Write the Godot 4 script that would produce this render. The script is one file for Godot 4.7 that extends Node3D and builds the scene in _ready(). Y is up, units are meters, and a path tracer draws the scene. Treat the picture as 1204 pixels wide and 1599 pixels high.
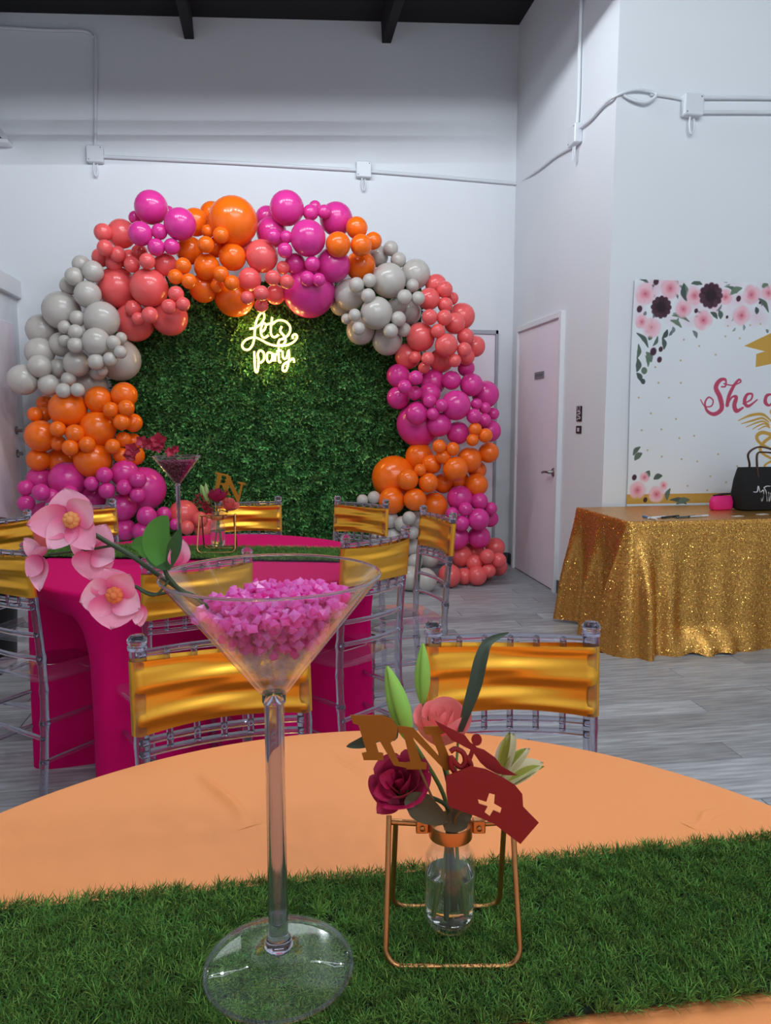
extends Node3D
# A party room: balloon arch before a hedge panel, two dressed round tables, clear chairs with gold sashes, a sequin table under a banner.
# Room axes: x along the back wall, y up, z towards the viewer; the camera stands over x = 0, z = 0.

const EYE := Vector3(0, 1.285, 0)
const YAW := 8.6
const TILT := 7.0
const FOCAL := 1155.0          # in pixels of the 1204 x 1599 photograph
const TABLE_Y := 0.74
const BACK_Z := -6.375
const SIDE_X := 2.09
const NOOK_Z := -4.48

var rng := RandomNumberGenerator.new()
var used := {}
var M := {}


# ---------------------------------------------------------------- shapes
class Shape:
	var v := PackedVector3Array()
	var n := PackedVector3Array()
	var uv := PackedVector2Array()
	var idx := PackedInt32Array()

	func vert(p: Vector3, nn: Vector3, u := Vector2.ZERO) -> int:
		v.append(p); n.append(nn); uv.append(u)
		return v.size() - 1

	func tri(a: int, b: int, c: int) -> void:      # turned so that its front agrees with the normals
		var g := (v[c] - v[a]).cross(v[b] - v[a])
		if g.dot(n[a] + n[b] + n[c]) < 0.0:
			idx.append_array([a, c, b])
		else:
			idx.append_array([a, b, c])

	func face(ps: Array, nn: Vector3) -> void:
		var first := v.size()
		for p: Vector3 in ps:
			vert(p, nn, Vector2(p.x, p.y))
		for i in range(1, ps.size() - 1):
			tri(first, first + i, first + i + 1)

	func grid(pts: Array, rows: int, cols: int, wrap := false, us := 1.0, vs := 1.0) -> void:   # a smooth sheet over rows x cols points
		var first := v.size()
		for i in rows:
			for j in cols:
				var p: Vector3 = pts[i * cols + j]
				var l: Vector3 = pts[i * cols + (posmod(j - 1, cols) if wrap else maxi(j - 1, 0))]
				var r: Vector3 = pts[i * cols + (posmod(j + 1, cols) if wrap else mini(j + 1, cols - 1))]
				var d: Vector3 = pts[maxi(i - 1, 0) * cols + j]
				var t: Vector3 = pts[mini(i + 1, rows - 1) * cols + j]
				var nn := (r - l).cross(t - d)
				nn = nn.normalized() if nn.length_squared() > 1e-18 else Vector3.UP
				vert(p, nn, Vector2(us * j / float(cols - 1), vs * i / float(rows - 1)))
		for i in rows - 1:
			for j in (cols if wrap else cols - 1):
				var a := first + i * cols + j
				var b := first + i * cols + (j + 1) % cols
				tri(a, b, b + cols); tri(a, b + cols, a + cols)

	func tube(path: Array, radius, sides := 8, squash := 1.0, closed := false) -> void:
		var m := path.size()
		var first := v.size()
		var side := Vector3.ZERO
		for i in m:
			var before: Vector3 = path[posmod(i - 1, m)] if closed else path[maxi(i - 1, 0)]
			var after: Vector3 = path[(i + 1) % m] if closed else path[mini(i + 1, m - 1)]
			var dir := (after - before).normalized()
			if side == Vector3.ZERO:
				side = dir.cross(Vector3.UP if absf(dir.y) < 0.9 else Vector3.RIGHT).normalized()
			side = (side - dir * side.dot(dir)).normalized()
			var other := dir.cross(side)
			var r: float = radius[i] if radius is Array else radius
			for k in sides:
				var a := TAU * k / sides
				var nn := side * cos(a) + other * sin(a) * squash
				vert(path[i] + nn * r, (side * cos(a) * squash + other * sin(a)).normalized(), Vector2(k / float(sides), i / float(m)))
		for i in (m if closed else m - 1):
			for k in sides:
				var a := first + i * sides + k
				var b := first + i * sides + (k + 1) % sides
				var c := first + ((i + 1) % m) * sides + k
				var e := first + ((i + 1) % m) * sides + (k + 1) % sides
				tri(a, b, e); tri(a, e, c)
		if not closed:
			for end in 2:
				var ring := []
				for k in sides:
					ring.append(v[first + (m - 1) * sides * end + k])
				var out: Vector3 = (path[0] - path[1]) if end == 0 else (path[m - 1] - path[m - 2])
				face(ring, out.normalized())

	func lathe(profile: Array, seg := 32, at := Vector3.ZERO, frame := Basis.IDENTITY) -> void:     # profile of (radius, height), outside seen when it climbs
		var rows := profile.size()
		var first := v.size()
		for i in rows:
			var p: Vector2 = profile[i]
			var t: Vector2 = profile[mini(i + 1, rows - 1)] - profile[maxi(i - 1, 0)]
			var flat := Vector2(t.y, -t.x).normalized()
			for j in seg:
				var a := TAU * j / seg
				var ray := Vector3(cos(a), 0, sin(a))
				vert(at + frame * (ray * p.x + Vector3.UP * p.y), frame * (ray * flat.x + Vector3.UP * flat.y).normalized(), Vector2(j / float(seg), i / float(rows - 1)))
		for i in rows - 1:
			for j in seg:
				var a := first + i * seg + j
				var b := first + i * seg + (j + 1) % seg
				tri(a, b, b + seg); tri(a, b + seg, a + seg)

	func ball(at: Vector3, r: Vector3, seg := 14, rows := 9, frame := Basis.IDENTITY) -> void:
		var first := v.size()
		for i in rows + 1:
			var b := -PI / 2 + PI * i / rows
			for j in seg:
				var a := TAU * j / seg
				var d := Vector3(cos(a) * cos(b), sin(b), sin(a) * cos(b))
				vert(at + frame * (d * r), (frame * (d / r)).normalized(), Vector2(j / float(seg), i / float(rows)))
		for i in rows:
			for j in seg:
				var a := first + i * seg + j
				var b := first + i * seg + (j + 1) % seg
				tri(a, b, b + seg); tri(a, b + seg, a + seg)

	func box(at: Vector3, size: Vector3, bevel := 0.0, frame := Basis.IDENTITY) -> void:     # chamfered where bevel > 0
		var h := size / 2
		var e := minf(bevel, minf(h.x, minf(h.y, h.z)) * 0.9)
		for axis in 3:
			var u := (axis + 1) % 3
			var w := (axis + 2) % 3
			for s in [-1.0, 1.0]:
				var ps := []
				for q in [[-1, -1], [1, -1], [1, 1], [-1, 1]]:
					var p := Vector3.ZERO
					p[axis] = s * h[axis]; p[u] = q[0] * (h[u] - e); p[w] = q[1] * (h[w] - e)
					ps.append(at + frame * p)
				var nn := Vector3.ZERO
				nn[axis] = s
				face(ps, frame * nn)
				if e > 0.0:
					for s2 in [-1.0, 1.0]:
						var a := Vector3.ZERO
						var b := Vector3.ZERO
						a[axis] = s * h[axis]; a[u] = s2 * (h[u] - e)
						b[axis] = s * (h[axis] - e); b[u] = s2 * h[u]
						var ring := []
						for q in [[a, -1], [a, 1], [b, 1], [b, -1]]:
							var p: Vector3 = q[0]
							p[w] = q[1] * (h[w] - e)
							ring.append(at + frame * p)
						var n2 := Vector3.ZERO
						n2[axis] = s; n2[u] = s2
						face(ring, (frame * n2).normalized())
		if e > 0.0:
			for sx in [-1.0, 1.0]:
				for sy in [-1.0, 1.0]:
					for sz in [-1.0, 1.0]:
						var s := Vector3(sx, sy, sz)
						var c := s * (h - Vector3(e, e, e))
						face([at + frame * (c + Vector3(sx * e, 0, 0)), at + frame * (c + Vector3(0, sy * e, 0)), at + frame * (c + Vector3(0, 0, sz * e))], (frame * s).normalized())

	func prism(outline: PackedVector2Array, depth: float, frame: Transform3D) -> void:     # an outline in x, y with thickness along z
		var t := Geometry2D.triangulate_polygon(outline)
		for s in [-1.0, 1.0]:
			var nn := frame.basis * Vector3(0, 0, s)
			var first := v.size()
			for p in outline:
				vert(frame * Vector3(p.x, p.y, s * depth / 2), nn.normalized(), p)
			for i in range(0, t.size(), 3):
				tri(first + t[i], first + t[i + 1], first + t[i + 2])
		var turn := -1.0 if Geometry2D.is_polygon_clockwise(outline) else 1.0
		for i in outline.size():
			var a := outline[i]
			var b := outline[(i + 1) % outline.size()]
			var d := (b - a).normalized() * turn
			face([frame * Vector3(a.x, a.y, -depth / 2), frame * Vector3(b.x, b.y, -depth / 2), frame * Vector3(b.x, b.y, depth / 2), frame * Vector3(a.x, a.y, depth / 2)], (frame.basis * Vector3(d.y, -d.x, 0)).normalized())

	func mesh(base := Vector3.ZERO) -> ArrayMesh:
		if base != Vector3.ZERO:
			for i in v.size():
				v[i] -= base
		var a := []
		a.resize(Mesh.ARRAY_MAX)
		a[Mesh.ARRAY_VERTEX] = v; a[Mesh.ARRAY_NORMAL] = n; a[Mesh.ARRAY_TEX_UV] = uv; a[Mesh.ARRAY_INDEX] = idx
		var m := ArrayMesh.new()
		m.add_surface_from_arrays(Mesh.PRIMITIVE_TRIANGLES, a)
		return m


# ---------------------------------------------------------------- things and parts
func numbered(called: String, parent: Node) -> String:
	var key := [parent, called]
	used[key] = used.get(key, -1) + 1
	return called if used[key] == 0 else "%s_%03d" % [called, used[key]]

func place(o: Node, called: String, parent: Node) -> void:
	o.name = numbered(called, parent)
	parent.add_child(o, true)

func tag(o: Node, label: String, category := "", group := "") -> void:
	o.set_meta("label", label)
	if category: o.set_meta("category", category)
	if group: o.set_meta("group", group)

func thing(called: String, label: String, category: String, at := Vector3.ZERO, turn := 0.0, group := "") -> Node3D:
	var o := Node3D.new()
	place(o, called, self)
	o.position = at
	o.rotation.y = turn
	tag(o, label, category, group)
	return o

func part(called: String, s: Shape, m: Material, parent: Node3D, world := true) -> MeshInstance3D:   # world: the shape was laid out in room axes
	var o := MeshInstance3D.new()
	var base := Vector3.ZERO
	var up: Node = parent
	while world and up is Node3D and up != self:
		base += up.position
		up = up.get_parent()
	o.mesh = s.mesh(base)
	o.material_override = m
	place(o, called, parent)
	return o

func single(called: String, s: Shape, m: Material, at: Vector3, label: String, category: String, group := "") -> MeshInstance3D:
	var o := MeshInstance3D.new()
	o.mesh = s.mesh(at)
	o.position = at
	o.material_override = m
	place(o, called, self)
	tag(o, label, category, group)
	return o

func struct(called: String, s: Shape, m: Material, parent: Node3D = self) -> MeshInstance3D:
	var o := part(called, s, m, parent)
	if parent == self: o.set_meta("kind", "structure")
	return o

func scatter(called: String, mesh: Mesh, m: Material, spots: Array, tints: Array, parent: Node3D, label: String) -> MultiMeshInstance3D:
	var mm := MultiMesh.new()
	mm.transform_format = MultiMesh.TRANSFORM_3D
	mm.use_colors = true
	mm.mesh = mesh
	mm.instance_count = spots.size()
	for i in spots.size():
		mm.set_instance_transform(i, spots[i])
		mm.set_instance_color(i, tints[i])
	var o := MultiMeshInstance3D.new()
	o.multimesh = mm
	o.material_override = m
	place(o, called, parent)
	o.set_meta("kind", "stuff")
	if label: o.set_meta("label", label)
	return o


# ---------------------------------------------------------------- measuring: the point of the room seen at a pixel of the photograph, on a plane
func ray(px: float, py: float) -> Vector3:
	var b := Basis.from_euler(Vector3(-deg_to_rad(TILT), -deg_to_rad(YAW), 0))
	return b * Vector3((px - 602.0) / FOCAL, -(py - 799.5) / FOCAL, -1.0)

func on_z(px: float, py: float, z: float) -> Vector3:
	var d := ray(px, py)
	return EYE + d * (z / d.z)

func on_y(px: float, py: float, y: float) -> Vector3:
	var d := ray(px, py)
	return EYE + d * ((y - EYE.y) / d.y)

func on_x(px: float, py: float, x: float) -> Vector3:
	var d := ray(px, py)
	return EYE + d * (x / d.x)

func curve(ps: Array, step := 6) -> Array:      # a smooth line through points
	var out := []
	for i in ps.size() - 1:
		var a: Vector3 = ps[maxi(i - 1, 0)]
		var b: Vector3 = ps[i]
		var c: Vector3 = ps[i + 1]
		var d: Vector3 = ps[mini(i + 2, ps.size() - 1)]
		for k in step:
			out.append(b.cubic_interpolate(c, a, d, k / float(step)))
	out.append(ps[-1])
	return out

func curve2(ps: Array, step := 6) -> PackedVector2Array:
	var out := PackedVector2Array()
	for i in ps.size() - 1:
		var a: Vector2 = ps[maxi(i - 1, 0)]
		var d: Vector2 = ps[mini(i + 2, ps.size() - 1)]
		for k in step:
			out.append((ps[i] as Vector2).cubic_interpolate(ps[i + 1], a, d, k / float(step)))
	out.append(ps[-1])
	return out


# ---------------------------------------------------------------- materials
func mat(color: Color, rough := 0.6, metal := 0.0) -> StandardMaterial3D:
	var m := StandardMaterial3D.new()
	m.albedo_color = color
	m.roughness = rough
	m.metallic = metal
	return m

func clear(color: Color, alpha: float, rough := 0.03) -> StandardMaterial3D:
	var m := mat(Color(color.r, color.g, color.b, alpha), rough)
	m.transparency = BaseMaterial3D.TRANSPARENCY_ALPHA
	m.cull_mode = BaseMaterial3D.CULL_DISABLED
	return m

func noise_tex(size: int, freq: float, low: Color, high: Color, seed_: int, octaves := 4) -> NoiseTexture2D:
	var f := FastNoiseLite.new()
	f.seed = seed_
	f.frequency = freq
	f.fractal_octaves = octaves
	var t := NoiseTexture2D.new()
	t.width = size; t.height = size; t.seamless = true
	t.noise = f
	var g := Gradient.new()
	g.set_color(0, low); g.set_color(1, high)
	t.color_ramp = g
	return t

func bump(m: StandardMaterial3D, size: int, freq: float, cm: float, scale: float, seed_: int) -> void:
	m.heightmap_enabled = true
	m.heightmap_texture = noise_tex(size, freq, Color.BLACK, Color.WHITE, seed_)
	m.heightmap_scale = cm
	m.uv1_triplanar = true
	m.uv1_world_triplanar = true
	m.uv1_scale = Vector3(scale, scale, scale)

func make_materials() -> void:
	M.wall = mat(Color(0.89, 0.90, 0.915), 0.7)
	bump(M.wall, 256, 0.03, 0.05, 1.5, 3)
	M.trim = mat(Color(0.90, 0.90, 0.91), 0.45)
	M.door = mat(Color(0.95, 0.905, 0.935), 0.5)
	M.black = mat(Color(0.055, 0.06, 0.075), 0.8)
	M.baseboard = mat(Color(0.27, 0.28, 0.31), 0.55)
	M.conduit = mat(Color(0.86, 0.87, 0.89), 0.4)
	M.steel = mat(Color(0.62, 0.61, 0.60), 0.28, 1.0)
	M.subfloor = mat(Color(0.36, 0.36, 0.39), 0.9)
	M.planks = []
	for k in 6:
		var tone: float = [0.60, 0.65, 0.69, 0.63, 0.67, 0.58][k]
		var m := mat(Color.WHITE, 0.42)
		m.albedo_texture = noise_tex(512, 0.012, Color(tone * 0.80, tone * 0.81, tone * 0.84), Color(tone * 1.16, tone * 1.18, tone * 1.20), 20 + k, 5)
		m.uv1_triplanar = true
		m.uv1_world_triplanar = true
		m.uv1_scale = Vector3(0.55, 1, 6.0)
		m.uv1_offset = Vector3(0.13 * k, 0, 0.37 * k)
		M.planks.append(m)
	M.grey = mat(Color(0.755, 0.725, 0.695), 0.24)
	M.coral = mat(Color(0.945, 0.385, 0.385), 0.24)
	M.magenta = mat(Color(0.87, 0.22, 0.58), 0.24)
	M.orange = mat(Color(0.985, 0.44, 0.07), 0.24)
	for k in ["grey", "coral", "magenta", "orange"]:
		M[k].clearcoat_enabled = true
		M[k].clearcoat = 0.12
		M[k].clearcoat_roughness = 0.12
	M.leaf = mat(Color.WHITE, 0.75)
	M.leaf.metallic_specular = 0.25
	M.leaf.vertex_color_use_as_albedo = true
	M.leaf.cull_mode = BaseMaterial3D.CULL_DISABLED
	M.mat_green = mat(Color(0.05, 0.11, 0.04), 0.95)
	M.acrylic = clear(Color(0.50, 0.50, 0.60), 0.09)
	M.acrylic_rod = clear(Color(0.86, 0.86, 0.92), 0.03, 0.02)
	M.acrylic_rod.refraction_enabled = true
	M.acrylic_rod.refraction_scale = 0.049
	M.glass = clear(Color(0.80, 0.80, 0.85), 0.018, 0.015)
	M.gold_cloth = mat(Color(1.0, 0.72, 0.24), 0.30, 0.85)
	M.orange_cloth = mat(Color(0.97, 0.61, 0.36), 0.60)
	M.magenta_cloth = mat(Color(0.81, 0.05, 0.38), 0.78)
	M.magenta_cloth.metallic_specular = 0.15
	for k in ["orange_cloth", "magenta_cloth"]:
		bump(M[k], 256, 0.25, 0.02, 12.0, 7)
		M[k].rim_enabled = true
		M[k].rim = 0.08
		M[k].rim_tint = 0.7
	M.gold_wire = mat(Color(0.80, 0.56, 0.36), 0.30, 0.95)
	M.gold_glitter = mat(Color(0.72, 0.50, 0.16), 0.38, 0.8)
	M.card_gold = mat(Color(0.66, 0.40, 0.10), 0.45, 0.55)
	bump(M.card_gold, 256, 0.4, 0.04, 60.0, 9)
	M.card_red = mat(Color(0.56, 0.02, 0.06), 0.5, 0.1)
	bump(M.card_red, 256, 0.4, 0.03, 60.0, 10)
	M.table_board = mat(Color(0.75, 0.73, 0.70), 0.6)
	M.table_leg = mat(Color(0.16, 0.16, 0.17), 0.5, 0.4)
	M.water = clear(Color(0.97, 0.98, 0.95), 0.02, 0.0)
	M.water.refraction_enabled = true
	M.water.refraction_scale = 0.033


func _ready() -> void:
	rng.seed = 11
	# camera
	var cam := Camera3D.new()
	cam.name = "camera"
	cam.position = EYE
	cam.rotation = Vector3(-deg_to_rad(TILT), -deg_to_rad(YAW), 0)
	cam.fov = rad_to_deg(2.0 * atan(799.5 / FOCAL))
	cam.near = 0.02
	cam.far = 60.0
	cam.current = true
	add_child(cam)
	# air and exposure: a closed room, no sky in view
	var env := Environment.new()
	env.background_mode = Environment.BG_COLOR
	env.background_color = Color.BLACK
	env.tonemap_mode = Environment.TONE_MAPPER_LINEAR
	env.tonemap_exposure = 0.53
	env.sdfgi_enabled = true
	env.ssao_enabled = true
	env.ssil_enabled = true
	var world := WorldEnvironment.new()
	world.name = "world"
	world.environment = env
	add_child(world)
	make_materials()
	# the room's lamps: two rows of hanging tubes (LAMP_FRONT nearer the back wall, LAMP_REAR over the tables)
	for x in [-0.75, 0.55]:
		tube_lamp(Vector3(x, 3.863 + 0.052 * (x - 2.1), -4.35), 0.92, 0.0135, 0.125, "white tube lamp hung in the row nearer the hedge panel, %s of its pair" % ["left" if x < 0 else "right"])
	for x in [-0.4, 1.0, 2.4]:
		tube_lamp(Vector3(x, 4.36 + 0.052 * (x - 2.1), -1.2), 1.15, 0.040, 0.5, "white tube lamp hung in the row over the orange table, %s of three" % ["leftmost" if x < 0.0 else "middle" if x < 2 else "rightmost"])
	for x in [-0.2, 1.2, 2.6]:
		tube_lamp(Vector3(x, 4.36 + 0.052 * (x - 2.1), 1.5), 1.35, 0.027, 0.5, "white tube lamp hung in the row behind the viewer, %s of three" % ["leftmost" if x < 0.0 else "middle" if x < 2 else "rightmost"])
	build_room()
	build_wall_fittings()
	build_backdrop()
	build_balloons()
	build_tables()
	build_chairs()
	build_sequin_table()
	build_far_centrepieces()
	build_near_centrepieces()


func tube_lamp(at: Vector3, energy: float, drop: float, half: float, label: String) -> void:
	var t := thing("ceiling_light", label, "light", at, 0.0, "tube lamps under the roof")
	t.rotation.z = 0.052
	var s := Shape.new()
	var deep := 0.068 + drop      # how far the hood's skirt hangs below its top
	s.box(Vector3(0, 0.05, 0), Vector3(1.3, 0.03, half * 2 + 0.01), 0.004)
	for e in [-1.0, 1.0]:
		s.box(Vector3(0, 0.05 - deep / 2, e * half), Vector3(1.3, deep, 0.008))
		s.box(Vector3(e * 0.646, 0.05 - deep / 2, 0), Vector3(0.008, deep, half * 2 - 0.008))
	part("housing", s, M.black, t, false)
	var glow := mat(Color.WHITE, 0.5)
	glow.emission_enabled = true
	glow.emission = Color(0.95, 0.98, 1.0)
	glow.emission_energy_multiplier = 5.0
	for k in [-1.0, 1.0]:
		var b := Shape.new()
		b.tube([Vector3(-0.60, 0.012, k * 0.05), Vector3(0.60, 0.012, k * 0.05)], 0.013, 12)
		part("lamp_tube", b, glow, t, false)
	for x in [-0.42, 0.0, 0.42]:
		var l := OmniLight3D.new()
		l.light_color = Color(0.93, 0.97, 1.0)
		l.light_energy = energy
		l.light_size = 0.004
		l.omni_range = 14.0
		l.omni_attenuation = 2.0
		l.shadow_enabled = true
		l.position = Vector3(x, -0.018, 0)
		place(l, "lamp_light", t)
	for x in [-0.55, 0.55]:
		var r := Shape.new()
		r.tube([Vector3(x, 0.06, 0), Vector3(x, 0.75, 0)], 0.004, 6)
		part("hanger_rod", r, M.steel, t, false)


# ---------------------------------------------------------------- the room
func slab(called: String, a: Vector3, b: Vector3, m: Material, parent: Node3D = self, bevel := 0.0) -> MeshInstance3D:
	var s := Shape.new()
	s.box((a + b) / 2, (b - a).abs(), bevel)
	return struct(called, s, m, parent)

func build_room() -> void:
	var floor_ := slab("floor", Vector3(-4.2, -0.12, -6.6), Vector3(4.8, -0.006, 3.4), M.subfloor)
	var wide := 0.145
	var long := 1.2
	var board := {}
	for length in [long, 0.6]:
		var s := Shape.new()
		s.box(Vector3.ZERO, Vector3(length - 0.003, 0.012, wide - 0.003), 0.0015)
		board[length] = s.mesh()
	for row in 40:
		var z := BACK_Z + wide * (row + 0.5)
		var x := -2.3 - long * fmod(row * 0.37 + (0.21 if row % 3 == 0 else 0.0), 1.0)
		var right := (SIDE_X if z < NOOK_Z else 4.0 - maxf(0.0, (z + 4.48) * 0.62))
		var left := -2.0 if row < 12 else -2.0 + (row - 12) * 0.05
		while x < right:
			if x + long > left:
				var o := MeshInstance3D.new()
				o.mesh = board[long]
				o.material_override = M.planks[rng.randi() % 6]
				o.position = Vector3(x + long / 2, rng.randf_range(-0.0003, 0.0003), z)
				place(o, "plank", floor_)
			x += long
	slab("floor_margin", Vector3(-4.1, -0.012, BACK_Z + wide * 40), Vector3(4.7, 0.004, 3.3), M.planks[1], floor_)

	slab("wall_back", Vector3(-4.2, 0, BACK_Z - 0.2), Vector3(SIDE_X + 0.2, 4.9, BACK_Z), M.wall)
	slab("wall_right", Vector3(SIDE_X, 0, BACK_Z), Vector3(SIDE_X + 0.2, 4.9, NOOK_Z), M.wall)
	slab("wall_nook", Vector3(SIDE_X + 0.2, 0, NOOK_Z - 0.2), Vector3(4.8, 4.9, NOOK_Z), M.wall)
	slab("wall_far_right", Vector3(4.6, 0, NOOK_Z), Vector3(4.8, 4.9, 3.4), M.wall)
	slab("wall_far_left", Vector3(-4.2, 0, BACK_Z), Vector3(-4.0, 4.9, 3.4), M.wall)
	slab("wall_rear", Vector3(-4.2, 0, 3.2), Vector3(4.8, 4.9, 3.4), M.wall)
	# roof: black, rising a little to the right, on black joists
	var roof := Shape.new()
	var lean := Basis(Vector3(0, 0, 1), 0.052)
	roof.box(Vector3(0.3, 4.455 + 0.1 + 0.0156, -1.6), Vector3(9.1, 0.2, 10.2), 0.0, lean)
	var ceiling := struct("ceiling", roof, M.black)
	for k in 6:
		var x: float = -3.73 + 1.566 * k
		var j := Shape.new()
		j.box(Vector3(x, 4.455 + 0.052 * x - 0.08, -1.6), Vector3(0.075, 0.17, 9.55), 0.004, lean)
		struct("joist", j, M.black, ceiling)

	# the low partition at the left with its cap and its door
	var part_ := slab("wall_left", Vector3(-3.99, 0, BACK_Z), Vector3(-1.985, 2.245, -4.7), M.wall)
	slab("cap", Vector3(-3.99, 2.245, BACK_Z + 0.001), Vector3(-1.945, 2.385, -4.66), M.trim, part_, 0.006)
	var d3 := slab("door_3", Vector3(-1.986, 0.01, -6.2), Vector3(-1.968, 2.03, -5.32), M.door, self, 0.003)
	for y in [1.215, 1.035]:
		var h := Shape.new()
		h.lathe([Vector2(0, 0.0), Vector2(0.032, 0.0), Vector2(0.032, 0.008), Vector2(0.014, 0.012), Vector2(0.014, 0.04), Vector2(0, 0.04)], 18, Vector3(-1.968, y, -6.13), Basis(Vector3(0, 0, 1), -PI / 2))
		if y < 1.1:
			h.tube(curve([Vector3(-1.933, y, -6.13), Vector3(-1.925, y, -6.09), Vector3(-1.925, y - 0.004, -6.01)]), 0.009, 8)
		else:
			h.box(Vector3(-1.922, y, -6.13), Vector3(0.014, 0.028, 0.01), 0.003)
		struct("door_handle" if y < 1.1 else "deadbolt", h, M.steel, d3)

	# door in the right-hand wall, with its frame
	var d1 := slab("door_1", Vector3(SIDE_X - 0.012, 0.012, -6.155), Vector3(SIDE_X + 0.01, 2.03, -5.235), M.door, self, 0.002)
	for e in [[-6.2, -6.155], [-5.235, -5.185]]:
		slab("door_frame", Vector3(SIDE_X - 0.032, 0, e[0]), Vector3(SIDE_X + 0.01, 2.075, e[1]), M.trim, d1, 0.004)
	slab("door_frame", Vector3(SIDE_X - 0.032, 2.03, -6.155), Vector3(SIDE_X + 0.01, 2.075, -5.235), M.trim, d1, 0.004)
	slab("threshold", Vector3(SIDE_X - 0.009, 0.0, -6.155), Vector3(SIDE_X + 0.01, 0.012, -5.235), M.black, d1)
	for y in [0.25, 1.05, 1.8]:
		var hinge := Shape.new()
		hinge.tube([Vector3(SIDE_X - 0.016, y - 0.05, -6.152), Vector3(SIDE_X - 0.016, y + 0.05, -6.152)], 0.007, 8)
		struct("hinge", hinge, M.trim, d1)
	lever(d1, Vector3(SIDE_X - 0.012, 0.905, -5.30), Vector3(-1, 0, 0), Vector3(0, 0, -1))
	# door in the back wall, half behind the arch
	var d2 := slab("door_2", Vector3(1.05, 0.012, BACK_Z - 0.01), Vector3(1.93, 2.035, BACK_Z + 0.010), M.door, self, 0.002)
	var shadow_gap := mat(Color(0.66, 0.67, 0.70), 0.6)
	for e in [[1.02, 1.05], [1.93, 1.955]]:
		slab("door_frame", Vector3(e[0], 0, BACK_Z - 0.01), Vector3(e[1], 2.07, BACK_Z + 0.024), shadow_gap, d2, 0.003)
	slab("door_frame", Vector3(1.02, 2.035, BACK_Z - 0.01), Vector3(1.955, 2.07, BACK_Z + 0.024), shadow_gap, d2, 0.003)
	lever(d2, Vector3(1.875, 0.975, BACK_Z + 0.010), Vector3(0, 0, 1), Vector3(-1, 0, 0))
	# baseboards
	slab("baseboard_right", Vector3(SIDE_X - 0.012, 0.002, -5.184), Vector3(SIDE_X, 0.105, NOOK_Z + 0.0), M.baseboard, self, 0.002)
	slab("baseboard_corner", Vector3(SIDE_X - 0.012, 0.002, BACK_Z + 0.012), Vector3(SIDE_X, 0.105, -6.201), M.baseboard, self, 0.002)
	slab("baseboard_back", Vector3(1.956, 0.002, BACK_Z), Vector3(SIDE_X - 0.013, 0.105, BACK_Z + 0.012), M.baseboard, self, 0.002)
	slab("baseboard_nook", Vector3(SIDE_X + 0.0, 0.002, NOOK_Z), Vector3(4.6, 0.105, NOOK_Z + 0.012), M.baseboard, self, 0.002)

func lever(door: Node3D, at: Vector3, out: Vector3, along: Vector3) -> void:
	var f := Basis(along, out, along.cross(out))
	var s := Shape.new()
	s.lathe([Vector2(0, 0), Vector2(0.033, 0), Vector2(0.033, 0.006), Vector2(0.026, 0.011), Vector2(0.011, 0.013), Vector2(0.011, 0.045), Vector2(0, 0.045)], 20, at, f)
	s.tube(curve([at + out * 0.045, at + out * 0.05 + along * 0.03, at + out * 0.05 + along * 0.075 - Vector3(0, 0.003, 0), at + out * 0.046 + along * 0.118 - Vector3(0, 0.010, 0)]), 0.0095, 10)
	struct("door_handle", s, M.steel, door)


# ---------------------------------------------------------------- pipes, boxes and signs on the walls
func wall_box(at: Vector3, out: Vector3, hook: bool, label: String) -> void:
	var side := Vector3.UP.cross(out)
	var f := Basis(side, Vector3.UP, out)
	var t := thing("junction_box", label, "electrical box", at, 0.0, "white electrical boxes on the walls")
	var s := Shape.new()
	s.box(at + out * 0.028, Vector3(0.125, 0.125, 0.056), 0.006, f)
	part("box_body", s, M.conduit, t)
	for e in [-1.0, 1.0]:
		var c := Shape.new()
		c.lathe([Vector2(0, 0), Vector2(0.005, 0), Vector2(0.004, 0.003), Vector2(0, 0.003)], 8, at + out * 0.056 + side * 0.045 * e + Vector3(0, 0.045, 0) * e, f * Basis(Vector3(1, 0, 0), PI / 2))
		part("screw", c, M.steel, t)
	if hook:
		var w := Shape.new()
		w.tube(curve([at + out * 0.03 - Vector3(0, 0.06, 0) - side * 0.012, at + out * 0.035 - Vector3(0, 0.13, 0) - side * 0.014, at + out * 0.035 - Vector3(0, 0.165, 0), at + out * 0.035 - Vector3(0, 0.13, 0) + side * 0.014, at + out * 0.03 - Vector3(0, 0.075, 0) + side * 0.012]), 0.006, 8)
		part("cable_loop", w, M.conduit, t)

func pipe(called: String, ps: Array, r: float, label: String, category: String) -> void:
	var s := Shape.new()
	s.tube(curve(ps, 5), r, 8)
	single(called, s, M.conduit, ps[0], label, category)

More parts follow.
